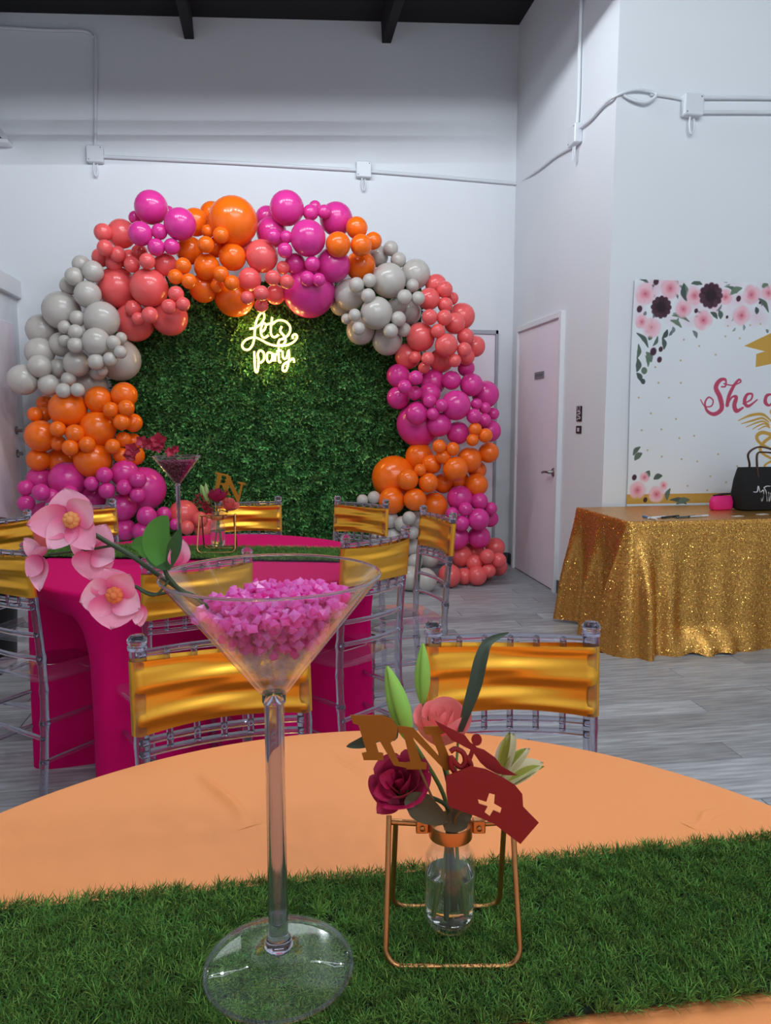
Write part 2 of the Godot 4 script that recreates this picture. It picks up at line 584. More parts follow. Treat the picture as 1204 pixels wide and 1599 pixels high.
func build_wall_fittings() -> void:
	var zb := BACK_Z
	var b1 := on_z(150, 243, zb)
	var b2 := on_z(567, 267, zb)
	var corner := on_z(812, 288, zb)
	var b3 := on_x(904, 212, SIDE_X)
	var b4 := on_z(1077, 168, NOOK_Z)
	wall_box(b1, Vector3(0, 0, 1), true, "white electrical box high on the back wall above the grey balloons")
	wall_box(b2, Vector3(0, 0, 1), true, "white electrical box on the back wall above the arch's crown")
	wall_box(b3, Vector3(-1, 0, 0), true, "white electrical box above the grey-pink door in the side wall")
	wall_box(b4, Vector3(0, 0, 1), true, "white electrical box high above the floral banner")
	var lift := Vector3(0, 0, 0.016)
	var up1 := on_z(150, 75, zb)
	pipe("conduit", [b1 + Vector3(0, 0.06, 0.016), up1 + lift, up1 + Vector3(-0.02, 0.07, 0.016), up1 + Vector3(-0.09, 0.11, 0.016), on_z(60, 48, zb) + lift, on_z(-120, 36, zb) + lift], 0.013, "white conduit rising from the left box and bending left under the roof", "conduit")
	var s1 := Vector3(0.062, -0.01, 0.016)
	pipe("conduit", [b1 + s1, b1.lerp(b2, 0.5) + lift, b2 - Vector3(0.062, 0, -0.016)], 0.014, "white conduit along the back wall between the two boxes above the arch", "conduit")
	pipe("conduit", [b2 + Vector3(0.062, -0.005, 0.016), b2.lerp(corner, 0.5) + lift, corner + Vector3(-0.025, 0, 0.016)], 0.014, "white conduit on the back wall from the crown's box to the room corner", "conduit")
	var sx := Vector3(-0.016, 0, 0)
	pipe("cable", [corner + Vector3(-0.022, 0, 0.02), on_x(840, 268, SIDE_X) + sx, on_x(870, 245, SIDE_X) + sx, b3 + Vector3(-0.02, -0.05, -0.06)], 0.009, "grey-white cable climbing the side wall from the corner to the box", "cable")
	pipe("conduit", [b3 + Vector3(-0.016, 0.06, 0), on_x(907, 150, SIDE_X) + sx, on_x(909, 60, SIDE_X) + sx, on_x(909, 60, SIDE_X) + sx + Vector3(0, 0.75, 0)], 0.013, "white conduit rising from the side wall box to the roof", "conduit")
	pipe("cable", [b3 + Vector3(-0.02, 0.03, 0.06), on_x(925, 188, SIDE_X) + sx, on_x(945, 166, SIDE_X) + sx, on_x(962, 152, SIDE_X) + sx, on_z(985, 143, NOOK_Z) + Vector3(0, 0, 0.02), on_z(1012, 145, NOOK_Z) + Vector3(0, 0, 0.02), on_z(1021, 152, NOOK_Z) + Vector3(0, 0, 0.03), on_z(1005, 163, NOOK_Z) + Vector3(0, 0, 0.03), on_z(985, 158, NOOK_Z) + Vector3(0, 0, 0.02), on_z(972, 150, NOOK_Z) + Vector3(0, 0, 0.012)], 0.009, "white cable looped round the wall corner beside the roof-high conduit", "cable")
	pipe("cable", [on_z(1014, 149, NOOK_Z) + Vector3(0, 0, 0.012), on_z(1040, 152, NOOK_Z) + Vector3(0, 0, 0.012), b4 + Vector3(-0.06, 0.04, 0.012)], 0.008, "white cable from the looped end to the box above the banner", "cable")
	for k in 2:
		var dy := 0.055 if k == 0 else -0.03
		pipe("conduit", [b4 + Vector3(0.062, dy, 0.014), b4 + Vector3(0.6, dy + 0.03, 0.014), b4 + Vector3(2.0, dy + 0.09, 0.014)], 0.012, "%s of the two white conduits running right above the banner" % ["upper", "lower"][k], "conduit")

	# plate on the door and the black sign beside it
	var p := on_x(845, 586, SIDE_X)
	var plate := thing("door_plate", "small grey name plate at head height on the grey-pink door", "sign", Vector3(SIDE_X - 0.016, p.y, p.z))
	var s := Shape.new()
	s.box(plate.position, Vector3(0.006, 0.055, 0.20), 0.002)
	part("plate", s, mat(Color(0.50, 0.48, 0.51), 0.4, 0.3), plate)
	s = Shape.new()
	for k in 9:
		s.box(plate.position + Vector3(-0.0035, 0.0, -0.075 + 0.0185 * k), Vector3(0.001, 0.022, 0.011 if k % 3 else 0.007))
	part("lettering", s, mat(Color(0.36, 0.34, 0.37), 0.5), plate)
	var a := on_x(905, 634, SIDE_X)
	var b := on_x(905, 677, SIDE_X)
	var mid := (a + b) / 2
	var tall := a.y - b.y
	var sign_ := thing("wall_sign", "tall black and white wall sign between the door and the corner", "sign", Vector3(SIDE_X - 0.004, mid.y, mid.z))
	s = Shape.new()
	s.box(sign_.position + Vector3(0, tall * 0.22, 0), Vector3(0.006, tall * 0.56, 0.085), 0.002)
	s.box(sign_.position - Vector3(0, tall * 0.36, 0), Vector3(0.006, tall * 0.28, 0.085), 0.002)
	part("plate", s, mat(Color(0.07, 0.065, 0.08), 0.5), sign_)
	s = Shape.new()
	var q := sign_.position + Vector3(-0.0038, 0, 0)
	var pale := mat(Color(0.82, 0.80, 0.83), 0.5)
	s.lathe([Vector2(0.016, 0), Vector2(0.022, 0), Vector2(0.022, 0.001), Vector2(0.016, 0.001)], 18, q + Vector3(0, tall * 0.42, 0), Basis(Vector3(0, 0, 1), PI / 2))
	for k in 4:
		s.box(q + Vector3(0, tall * (0.30 - 0.085 * k), 0.004 * (k % 2)), Vector3(0.001, 0.007, 0.05 - 0.008 * (k % 3)))
		s.box(q + Vector3(0, tall * (0.26 - 0.085 * k), 0.022 - 0.044 * (k % 2)), Vector3(0.001, 0.009, 0.012))
	part("lettering", s, pale, sign_)
	s = Shape.new()
	s.box(q - Vector3(0, tall * 0.36, 0), Vector3(0.001, 0.026, 0.034))
	part("symbols", s, pale, sign_)
	# white fixture with a black mouth at the upper left edge, and a black bin low at the left edge
	var u := on_z(20, 231, zb)
	var unit := thing("wall_unit", "white wedge-shaped wall unit with a black underside at the upper left edge", "wall unit", u + Vector3(-0.3, 0, 0.05))
	s = Shape.new()
	s.prism(PackedVector2Array([Vector2(0, 0.03), Vector2(-0.9, 0.03), Vector2(-0.9, 0.75), Vector2(-0.52, 0.72)]), 0.10, Transform3D(Basis.IDENTITY, Vector3(u.x, u.y, zb + 0.05)))
	part("casing", s, mat(Color(0.80, 0.80, 0.82), 0.5), unit)
	s = Shape.new()
	s.prism(PackedVector2Array([Vector2(-0.045, 0.032), Vector2(-0.9, 0.032), Vector2(-0.9, 0.55), Vector2(-0.40, 0.46)]), 0.02, Transform3D(Basis.IDENTITY, Vector3(u.x, u.y, zb + 0.100)))
	part("grille", s, M.black, unit)
	s = Shape.new()
	s.box(Vector3(u.x - 0.45, u.y + 0.0155, zb + 0.055), Vector3(0.9, 0.029, 0.11), 0.004)
	part("bottom_lip", s, M.trim, unit)
	var bin := on_z(4, 806, -4.05)
	var can := thing("waste_bin", "round-topped black bin at the left edge behind the gold chairs", "bin", Vector3(bin.x - 0.13, 0, -4.05))
	s = Shape.new()
	s.lathe([Vector2(0, 0), Vector2(0.15, 0), Vector2(0.19, bin.y - 0.1), Vector2(0, bin.y - 0.1)], 28, can.position)
	part("bin_body", s, mat(Color(0.03, 0.032, 0.04), 0.4), can)
	s = Shape.new()
	s.lathe([Vector2(0.20, 0.0), Vector2(0.205, 0.03), Vector2(0.18, 0.075), Vector2(0.10, 0.098), Vector2(0, 0.105)], 28, can.position + Vector3(0, bin.y - 0.105, 0))
	part("lid", s, mat(Color(0.03, 0.032, 0.04), 0.35), can)


# ---------------------------------------------------------------- hedge panel and neon sign
func tuft(leaves: int, length: float, wide: float, spread: float, bend: float, seed_: int) -> ArrayMesh:
	var r := RandomNumberGenerator.new()
	r.seed = seed_
	var s := Shape.new()
	for k in leaves:
		var a := TAU * (k + r.randf() * 0.7) / leaves
		var out := Vector3(cos(a), 0, sin(a))
		var tiltv := r.randf_range(0.25, 1.0) * spread
		var dir := (Vector3.UP * cos(tiltv) + out * sin(tiltv)).normalized()
		var l := length * r.randf_range(0.7, 1.1)
		var base := out * r.randf() * length * 0.18
		var side := dir.cross(out).normalized() if dir.cross(out).length() > 0.05 else Vector3(-out.z, 0, out.x)
		side = Vector3(-out.z, 0, out.x)
		var mid := base + dir * l * 0.55
		var tip := mid + (dir + out * bend - Vector3.UP * bend * 0.4).normalized() * l * 0.5
		var nn := side.cross(dir).normalized()
		var i0 := s.vert(base - side * wide * 0.25, nn)
		var i1 := s.vert(base + side * wide * 0.25, nn)
		var i2 := s.vert(mid - side * wide * 0.5, nn)
		var i3 := s.vert(mid + side * wide * 0.5, nn)
		var i4 := s.vert(tip, nn)
		s.tri(i0, i1, i3); s.tri(i0, i3, i2); s.tri(i2, i3, i4)
	return s.mesh()

func build_backdrop() -> void:
	var t := thing("hedge_panel", "square green artificial hedge wall framed by the balloon arch", "hedge wall", Vector3(0, 0, -6.06))
	var s := Shape.new()
	s.box(Vector3(0, 1.19, -6.075), Vector3(2.42, 2.36, 0.05), 0.004)
	part("backing", s, M.mat_green, t)
	s = Shape.new()
	for x in [-1.19, 1.19]:
		s = Shape.new()
		s.tube([Vector3(x, 0.0, -6.115), Vector3(x, 2.37, -6.115)], 0.014, 8)
		s.tube([Vector3(x, 0.015, -6.04), Vector3(x, 0.015, -6.30)], 0.013, 8)
		part("stand", s, M.table_leg, t)
	for kind in 3:
		var spots := []
		var tints := []
		for k in 4200:
			var p := Vector3(rng.randf_range(-1.2, 1.2), rng.randf_range(0.02, 2.36), 0.008)
			var face_out := Basis(Vector3(1, 0, 0), PI / 2) 
			var wob := Basis.from_euler(Vector3(rng.randf_range(-0.55, 0.55), rng.randf() * TAU, rng.randf_range(-0.55, 0.55)))
			spots.append(Transform3D((face_out * wob).scaled(Vector3.ONE * rng.randf_range(0.75, 1.25)), p))
			var g := 0.35 + 2.3 * pow(rng.randf(), 2.2)
			tints.append(Color(0.085 * g * rng.randf_range(0.7, 1.3), 0.225 * g, 0.066 * g))
		scatter("foliage", tuft(7, 0.055, 0.019, 1.15, 0.25, 50 + kind), M.leaf, spots, tints, t, "short dark green plastic leaves")

	# the sign: bent glowing tube on clear backing
	var z := -5.955
	var sg := thing("neon_sign", "warm yellow neon sign reading Let's party on the hedge wall", "neon sign", on_z(421, 540, z))
	var lines := {
		"lets": [
			[[372, 402], [430, 393], [505, 345], [548, 270], [535, 215], [495, 232], [452, 320], [437, 420], [430, 505], [412, 585], [365, 645], [308, 640], [287, 590], [335, 530], [425, 503], [505, 530], [600, 580], [700, 603], [800, 598], [885, 562], [932, 505], [915, 466], [880, 485], [886, 520]],
			[[500, 450], [548, 412], [566, 355], [535, 338], [508, 400], [512, 470], [545, 508], [598, 478]],
			[[640, 265], [625, 380], [628, 470], [668, 500], [715, 470]], [[580, 352], [662, 326]],
			[[640, 350], [710, 302], [800, 318], [852, 385], [835, 465], [775, 515], [725, 535], [712, 585], [765, 590], [798, 540], [775, 480], [735, 430], [752, 372]],
		],
		"party": [
			[[428, 665], [432, 760], [440, 890], [466, 905], [482, 780], [470, 700], [500, 658], [542, 690], [540, 765], [500, 805]],
			[[640, 688], [592, 682], [575, 740], [598, 795], [636, 765], [645, 692], [655, 785]],
			[[668, 690], [674, 785], [676, 720], [706, 690]], [[716, 625], [718, 780], [745, 790]], [[690, 668], [752, 656]],
			[[760, 660], [768, 742], [805, 745], [834, 652], [836, 770], [806, 890], [764, 890], [775, 822], [850, 775], [888, 752], [900, 800]],
		],
	}
	var lit := mat(Color(1, 0.9, 0.6), 0.4)
	lit.emission_enabled = true
	lit.emission = Color(1.0, 0.86, 0.50)
	lit.emission_energy_multiplier = 6.0
	for word in lines:
		s = Shape.new()
		for stroke in lines[word]:
			var path := []
			for q in stroke:
				path.append(on_z(340 + q[0] * 0.1329, 460 + q[1] * 0.1329, z))
			s.tube(curve(path, 5), 0.0085, 8)
		part("neon_tube", s, lit, sg)
	s = Shape.new()
	s.box(sg.position - Vector3(0, 0, 0.018), Vector3(0.50, 0.52, 0.004), 0.001)
	var film := clear(Color(0.3, 0.3, 0.3), 0.004, 0.0)
	film.metallic_specular = 0.05
	part("clear_backing", s, film, sg)
	for q in [[400, 515], [440, 512], [405, 565], [445, 562]]:
		s = Shape.new()
		s.tube([on_z(q[0], q[1], z - 0.004), on_z(q[0], q[1], -6.052)], 0.004, 8)
		part("standoff", s, M.steel, sg)
	for q in [[395, 505], [440, 530], [400, 565], [445, 570]]:
		var l := OmniLight3D.new()
		l.light_color = Color(1.0, 0.80, 0.42)
		l.light_energy = 0.07
		l.light_size = 0.02
		l.omni_range = 9.0
		l.omni_attenuation = 2.0
		l.shadow_enabled = true
		l.position = on_z(q[0], q[1], z + 0.03) - sg.position
		place(l, "neon_light", sg)


# ---------------------------------------------------------------- balloons
func balloon_mesh() -> ArrayMesh:      # one unit in radius, mouth and knot towards -z
	var profile := [Vector2(0.0, -1.30), Vector2(0.10, -1.29), Vector2(0.13, -1.24), Vector2(0.06, -1.17), Vector2(0.10, -1.10)]
	for i in 15:
		var a := -PI / 2 + 0.20 + (PI - 0.20) * i / 14.0
		var y := sin(a)
		profile.append(Vector2(cos(a) * (1.0 - (0.10 * pow(maxf(0.0, -y), 2.0))), y * (1.07 if y < 0 else 1.0)))
	profile[-1] = Vector2(0.0, 1.0)
	var s := Shape.new()
	s.lathe(profile, 26, Vector3.ZERO, Basis(Vector3(1, 0, 0), PI / 2))
	return s.mesh()

func build_balloons() -> void:
	var clusters := {      # x, y, z and radius in millimetres
		"grey_left": [-1493,2077,-5760,135, -1658,1945,-5854,116, -1192,2004,-5641,127, -1446,1946,-5640,47, -1345,1902,-5520,51, -1322,1921,-5640,38, -1356,2009,-5640,56, -1217,1837,-5544,98, -1502,1836,-5750,88, -1450,1852,-5640,42, -1349,1811,-5520,55, -1095,1831,-5514,51, -1065,1876,-5640,43, -1048,1765,-5501,46, -1122,1717,-5520,51, -1218,1698,-5520,58, -1379,1693,-5651,95, -1114,1736,-5815,155, -1657,1780,-5761,104, -1622,1670,-5621,82, -1536,1663,-5760,73, -1750,1577,-5659,108, -1574,1542,-5640,76, -1435,1583,-5629,52, -1445,1497,-5520,53, -1351,1502,-5520,49, -1242,1632,-5672,57, -1196,1642,-5608,38, -1342,1558,-5842,128, -1341,2403,-5760,65, -1237,2334,-5640,75, -1364,2295,-5640,65, -1431,2253,-5760,67, -1279,2175,-5640,94],
		"coral_left": [-1172,2620,-5717,64, -1061,2636,-5803,104, -1141,2491,-5606,56, -1065,2460,-5651,56, -1203,2458,-5766,67, -1109,2413,-5727,62, -928,2494,-5729,57, -970,2390,-5640,56, -1008,2451,-5791,73, -845,2392,-5520,55, -740,2397,-5640,81, -1109,2257,-5810,148, -857,2234,-5640,135, -659,2176,-5531,56, -709,2086,-5520,54, -610,2104,-5509,49, -975,2090,-5651,57, -841,2026,-5520,58, -939,2012,-5629,47, -1000,2014,-5826,144, -737,2042,-5760,132],
		"magenta_crest": [-823,2785,-5640,117, -615,2649,-5520,111, -885,2575,-5520,83, -756,2593,-5520,55, -781,2488,-5520,60, -677,2496,-5520,56, -955,2741,-5760,47, -738,2803,-5860,58],
		"orange_top": [-257,2713,-5649,177, -419,2815,-5860,91, -533,2726,-5760,100, -434,2636,-5635,47, -337,2585,-5517,56, -441,2517,-5520,58, -580,2526,-5760,100, -267,2465,-5640,98, -450,2388,-5640,93, -344,2319,-5521,56, -270,2260,-5519,54, -381,2260,-5640,48, -603,2369,-5523,56, -657,2292,-5517,53, -567,2265,-5520,54, -487,2260,-5760,106, -268,2215,-5819,151, -387,2555,-5760,74],
		"coral_top": [-56,2477,-5640,118, -164,2554,-5760,64, -147,2311,-5640,84, 19,2303,-5520,55, 94,2392,-5600,48, 118,2279,-5520,52, -65,2194,-5520,55, -165,2160,-5520,47, 36,2227,-5760,75, -68,2127,-5640,51],
		"magenta_top": [129,2819,-5640,125, -15,2805,-5863,87, 16,2674,-5757,112, 28,2590,-5520,52, 119,2589,-5520,45, 273,2586,-5520,128, 300,2795,-5640,58, 340,2870,-5760,46, 398,2804,-5640,51, 497,2789,-5760,124, 108,2496,-5520,54, 183,2430,-5640,78, 303,2409,-5520,55, 266,2308,-5535,55, 347,2296,-5505,48, 461,2430,-5642,128, 290,2263,-5769,201],
		"orange_right_top": [638,2700,-5640,81, 762,2613,-5640,64, 487,2544,-5498,90, 656,2550,-5520,79, 680,2455,-5760,115],
		"grey_right": [911,2590,-5760,57, 970,2507,-5760,60, 826,2551,-5860,83, 877,2330,-5640,129, 1105,2406,-5760,113, 717,2304,-5520,51, 622,2270,-5520,56, 703,2190,-5489,53, 592,2236,-5731,120, 538,2182,-5886,84, 1058,2298,-5640,50, 978,2192,-5520,56, 1079,2186,-5520,51, 773,2077,-5551,120, 954,2157,-5720,71, 1063,2123,-5800,95, 931,2035,-5520,56, 873,1946,-5520,56, 994,1971,-5633,53, 607,2056,-5520,46, 558,2043,-5640,40, 635,1960,-5520,49, 678,1975,-5760,110, 886,1906,-5760,119],
		"coral_right": [1266,2329,-5760,83, 1305,2276,-5640,63, 1186,2203,-5640,83, 1311,2163,-5640,58, 1394,2231,-5760,50, 1167,2053,-5520,59, 1279,2051,-5520,59, 1387,2026,-5640,81, 1473,2097,-5760,104, 1230,1952,-5515,54, 1125,1922,-5647,111, 1297,1851,-5525,87, 1474,1927,-5640,66, 1582,1869,-5772,85, 1434,1819,-5520,55, 1361,1738,-5520,50, 1047,1787,-5761,101, 1080,1768,-5639,48, 1155,1749,-5520,50, 1150,1692,-5640,46, 1312,1756,-5760,96, 1501,1784,-5716,67],
		"magenta_right": [972,1635,-5760,92, 1063,1607,-5520,55, 980,1540,-5520,54, 1248,1588,-5765,102, 1367,1597,-5640,74, 1522,1701,-5791,68, 1525,1564,-5640,90, 1674,1495,-5760,109, 972,1467,-5760,90, 1079,1497,-5629,56, 1198,1494,-5646,84, 1172,1437,-5520,52, 1259,1403,-5489,50, 1382,1405,-5550,114, 1197,1341,-5519,50, 1086,1342,-5585,86, 1147,1263,-5788,182, 1262,1259,-5585,94, 1423,1194,-5640,90, 1566,1417,-5632,46, 1638,1388,-5648,47, 1740,1344,-5760,49, 1516,1322,-5520,58, 1632,1293,-5640,54, 1716,1207,-5760,89],
		"orange_right": [1528,1225,-5522,51, 1508,1142,-5518,48, 1609,1176,-5520,56, 1673,1039,-5640,81, 1145,1006,-5770,114, 1245,1095,-5505,53, 1351,1075,-5508,53, 1284,1016,-5539,58, 1214,953,-5630,77, 1518,985,-5640,99, 1378,923,-5528,97, 1615,895,-5760,75, 1101,916,-5520,48, 942,839,-5785,177, 1007,844,-5520,81, 1166,818,-5520,76, 1330,793,-5731,80, 1465,802,-5788,93, 1585,785,-5666,92, 899,674,-5615,105, 1062,691,-5520,88, 1239,626,-5640,106],
		"magenta_low_right": [1444,683,-5640,102, 1594,658,-5614,70, 1460,610,-5520,56, 1354,578,-5520,51, 1696,597,-5640,53, 1564,529,-5520,87, 1728,499,-5760,70, 1431,501,-5520,62, 1422,372,-5640,100, 1605,368,-5640,92],
		"coral_low_right": [1776,261,-5760,82, 1477,208,-5684,90, 1640,235,-5516,60, 1736,200,-5524,60, 1557,173,-5586,68, 1653,121,-5520,57, 1793,109,-5719,76, 1331,98,-5485,92, 1468,73,-5559,68, 1559,84,-5516,79, 1690,93,-5732,88, 1601,226,-5771,88],
		"grey_low_right": [673,680,-5640,46, 763,699,-5640,51, 893,521,-5640,67, 969,501,-5553,61, 1012,554,-5487,53, 1130,485,-5760,86, 924,379,-5640,83, 1044,435,-5520,51, 1077,299,-5640,73, 1065,210,-5520,61, 1201,209,-5640,79, 1007,101,-5424,96, 1105,100,-5345,94, 966,233,-5831,93, 820,332,-5760,86, 957,150,-5715,80],
		"orange_left": [-1453,1370,-5640,133, -1239,1439,-5640,98, -1060,1472,-5640,94, -1028,1378,-5520,59, -1133,1365,-5520,56, -1063,1279,-5520,59, -1006,1274,-5640,68, -1253,1233,-5640,129, -1497,1230,-5520,56, -1387,1198,-5534,66, -1652,1178,-5662,114, -1525,1129,-5618,55, -1415,1100,-5506,58, -1305,1121,-5519,59, -1131,1107,-5520,54, -1078,1154,-5640,56, -1029,1137,-5739,59, -1101,1038,-5640,58, -1031,1031,-5781,76, -1694,1006,-5713,84, -1565,990,-5807,107, -1299,1006,-5641,135, -1698,1334,-5713,55, -1667,1416,-5867,64, -1666,1335,-5800,58],
		"magenta_left": [-1707,857,-5760,95, -1484,864,-5645,130, -1770,807,-5640,57, -1620,788,-5480,61, -1772,696,-5640,62, -1572,747,-5560,62, -1437,773,-5515,61, -1287,843,-5520,52, -1197,902,-5520,59, -1185,792,-5520,59, -1076,903,-5623,102, -969,867,-5520,62, -1065,813,-5520,57, -977,774,-5789,169, -974,756,-5520,57, -1353,709,-5760,107, -1101,657,-5628,102, -915,603,-5509,72, -813,598,-5640,57, -1096,489,-5640,83, -955,488,-5531,72, -1699,559,-5817,129, -737,520,-5640,44],
		"coral_low_left": [-1687,422,-5703,85, -684,576,-5760,115, -636,511,-5520,53, -551,560,-5603,59, -535,474,-5659,65, -503,530,-5743,60, -495,438,-5796,67],
	}
	var told := {
		"grey_left": ["grey", "grey", "on the arch's left shoulder"], "coral_left": ["coral", "coral", "in the arch's upper left bend"],
		"magenta_crest": ["magenta", "magenta", "in the upper left crest"], "orange_top": ["orange", "orange", "left of the arch's crown"],
		"coral_top": ["coral", "coral", "directly above the neon sign"], "magenta_top": ["magenta", "magenta", "around the arch's crown"],
		"orange_right_top": ["orange", "orange", "in the bunch right of the crown"], "grey_right": ["grey", "grey", "on the arch's right shoulder"],
		"coral_right": ["coral", "coral", "on the upper right side"], "magenta_right": ["magenta", "magenta", "halfway down the right side"],
		"orange_right": ["orange", "orange", "on the lower right side"], "magenta_low_right": ["magenta", "magenta", "low on the right side"],
		"coral_low_right": ["coral", "coral", "at the arch's right foot"], "grey_low_right": ["grey", "grey", "behind the right-hand gold chairs"],
		"orange_left": ["orange", "orange", "halfway down the left side"], "magenta_left": ["magenta", "magenta", "low on the left side"],
		"coral_low_left": ["coral", "coral", "at the arch's left foot"],
	}
	var counts := ["first", "second", "third", "fourth", "fifth", "sixth", "seventh", "eighth", "ninth", "tenth", "eleventh", "twelfth", "thirteenth", "fourteenth", "fifteenth", "sixteenth", "seventeenth", "eighteenth", "nineteenth", "twentieth", "twenty-first", "twenty-second"]
	var shared := balloon_mesh()
	for name_ in clusters:
		var d: Array = clusters[name_]
		var w: Array = told[name_]
		var items := []
		for i in range(0, d.size(), 4):
			items.append({"p": Vector3(d[i], d[i + 1], d[i + 2]) / 1000.0, "r": d[i + 3] / 1000.0})
		items.sort_custom(func(a, b): return a.p.x < b.p.x)
		var sizes := {"small": [], "medium": [], "large": []}
		for it in items:
			sizes["small" if it.r < 0.062 else "medium" if it.r < 0.1 else "large"].append(it)
		for size in sizes:
			var list: Array = sizes[size]
			for k in list.size():
				var o := MeshInstance3D.new()
				o.mesh = shared
				o.material_override = M[w[0]]
				place(o, "balloon", self)
				o.position = list[k].p
				var face_to := (EYE - o.position).normalized()
				var twist := Vector3(rng.randf_range(-0.35, 0.35), rng.randf_range(-0.35, 0.35), 0)
				o.basis = Basis.looking_at(-(face_to + twist).normalized(), Vector3.UP)
				o.scale = Vector3.ONE * list[k].r
				var which: String = "the only %s %s balloon" % [size, w[1]]
				if list.size() == 2:
					which = "%s of the two %s %s balloons" % [["left", "right"][k], size, w[1]]
				elif list.size() > 2:
					which = "%s %s %s balloon from the left" % [counts[k], size, w[1]]
				tag(o, which + " " + w[2], "balloon", "%s balloons %s" % [w[1], w[2]])


# ---------------------------------------------------------------- the two round tables
func smooth(a: float, b: float, x: float) -> float:
	return smoothstep(a, b, x)

func round_cloth(c: Vector3, r: float, dents: Array, creases: Array, folds: int, seed_: int) -> Shape:
	var cols := 240
	var pts := []
	var heights := []
	for k in 15:
		heights.append([r * k / 15.0, 0.0, 0.0])
	for k in 5:
		var a := PI / 2 * k / 4.0
		heights.append([r - 0.014 + 0.014 * sin(a), 0.014 - 0.014 * cos(a), 0.0])
	for k in range(1, 17):
		heights.append([r, 0.014 + (TABLE_Y - 0.02) * k / 16.0, 1.0])
	var r0 := RandomNumberGenerator.new()
	r0.seed = seed_
	var ph := [r0.randf() * TAU, r0.randf() * TAU, r0.randf() * TAU]
	for h in heights:
		for j in cols:
			var a := TAU * j / cols
			var rad: float = h[0]
			var y: float = TABLE_Y - h[1]
			var t: float = h[1] / TABLE_Y
			if h[2] > 0.0:
				var amp := 0.045 * smooth(0.03, 0.6, t)
				rad += 0.01 * t + amp * (sin(folds * a + ph[0] + 0.8 * sin(3.0 * a)) * 0.7 + sin(folds * 1.63 * a + ph[1]) * 0.35)
				for d in dents:
					var off := wrapf(a - d[0], -PI, PI)
					var w := exp(-pow(off / d[2], 4.0)) * smooth(TABLE_Y - 0.03, 0.47, y)
					rad = lerpf(rad, d[1] + 0.012 * sin(23.0 * a), w)
			var p := c + Vector3(cos(a) * rad, y, sin(a) * rad)
			if h[2] == 0.0:
				for q in creases:      # [from, to, height, width]
					var ab: Vector2 = q[1] - q[0]
					var f := clampf((Vector2(p.x, p.z) - q[0]).dot(ab) / ab.length_squared(), 0, 1)
					var dist: float = Vector2(p.x, p.z).distance_to(q[0] + ab * f)
					p.y += q[2] * exp(-pow(dist / q[3], 2.0)) * sin(PI * clampf(f * 0.96 + 0.02, 0, 1))
			pts.append(p)
	var s := Shape.new()
	s.grid(pts, heights.size(), cols, true)
	return s

func crease_strip(a: Vector3, b: Vector3, high: float, wide: float) -> Shape:
	var s := Shape.new()
	var pts := []
	var n := 16
	var dir := (b - a).normalized()
	var side := dir.cross(Vector3.UP)
	for i in n + 1:
		var f := i / float(n)
		var mid := a.lerp(b, f) + side * 0.004 * sin(f * 7.0)
		for j in 9:
			var u := -1.0 + j / 4.0
			var prof := exp(-pow((u - 0.15) * 2.6, 2.0)) * sin(PI * f)
			pts.append(mid + side * u * wide + Vector3.UP * (0.0006 * (1.0 - absf(u)) + high * prof - 0.0004))
	s.grid(pts, n + 1, 9)
	return s

func folding_table(c: Vector3, r: float, label: String) -> void:
	var t := thing("round_table", label, "table", c)
	var s := Shape.new()
	s.lathe([Vector2(0, TABLE_Y - 0.036), Vector2(r - 0.012, TABLE_Y - 0.036), Vector2(r - 0.006, TABLE_Y - 0.03), Vector2(r - 0.006, TABLE_Y - 0.008), Vector2(r - 0.012, TABLE_Y - 0.004), Vector2(0, TABLE_Y - 0.004)], 48, c)
	part("tabletop", s, M.table_board, t)
	for k in 4:
		var a := TAU * (k + 0.5) / 4
		var foot := c + Vector3(cos(a), 0, sin(a)) * r * 0.36
		s = Shape.new()
		s.tube([foot + Vector3(0, 0.02, 0), c + Vector3(cos(a) * r * 0.30, TABLE_Y - 0.036, sin(a) * r * 0.30)], 0.014, 10)
		part("leg", s, M.table_leg, t)
		s = Shape.new()
		s.lathe([Vector2(0, 0), Vector2(0.02, 0), Vector2(0.02, 0.03), Vector2(0.014, 0.034), Vector2(0, 0.034)], 14, foot)
		part("foot_cap", s, M.black, t)

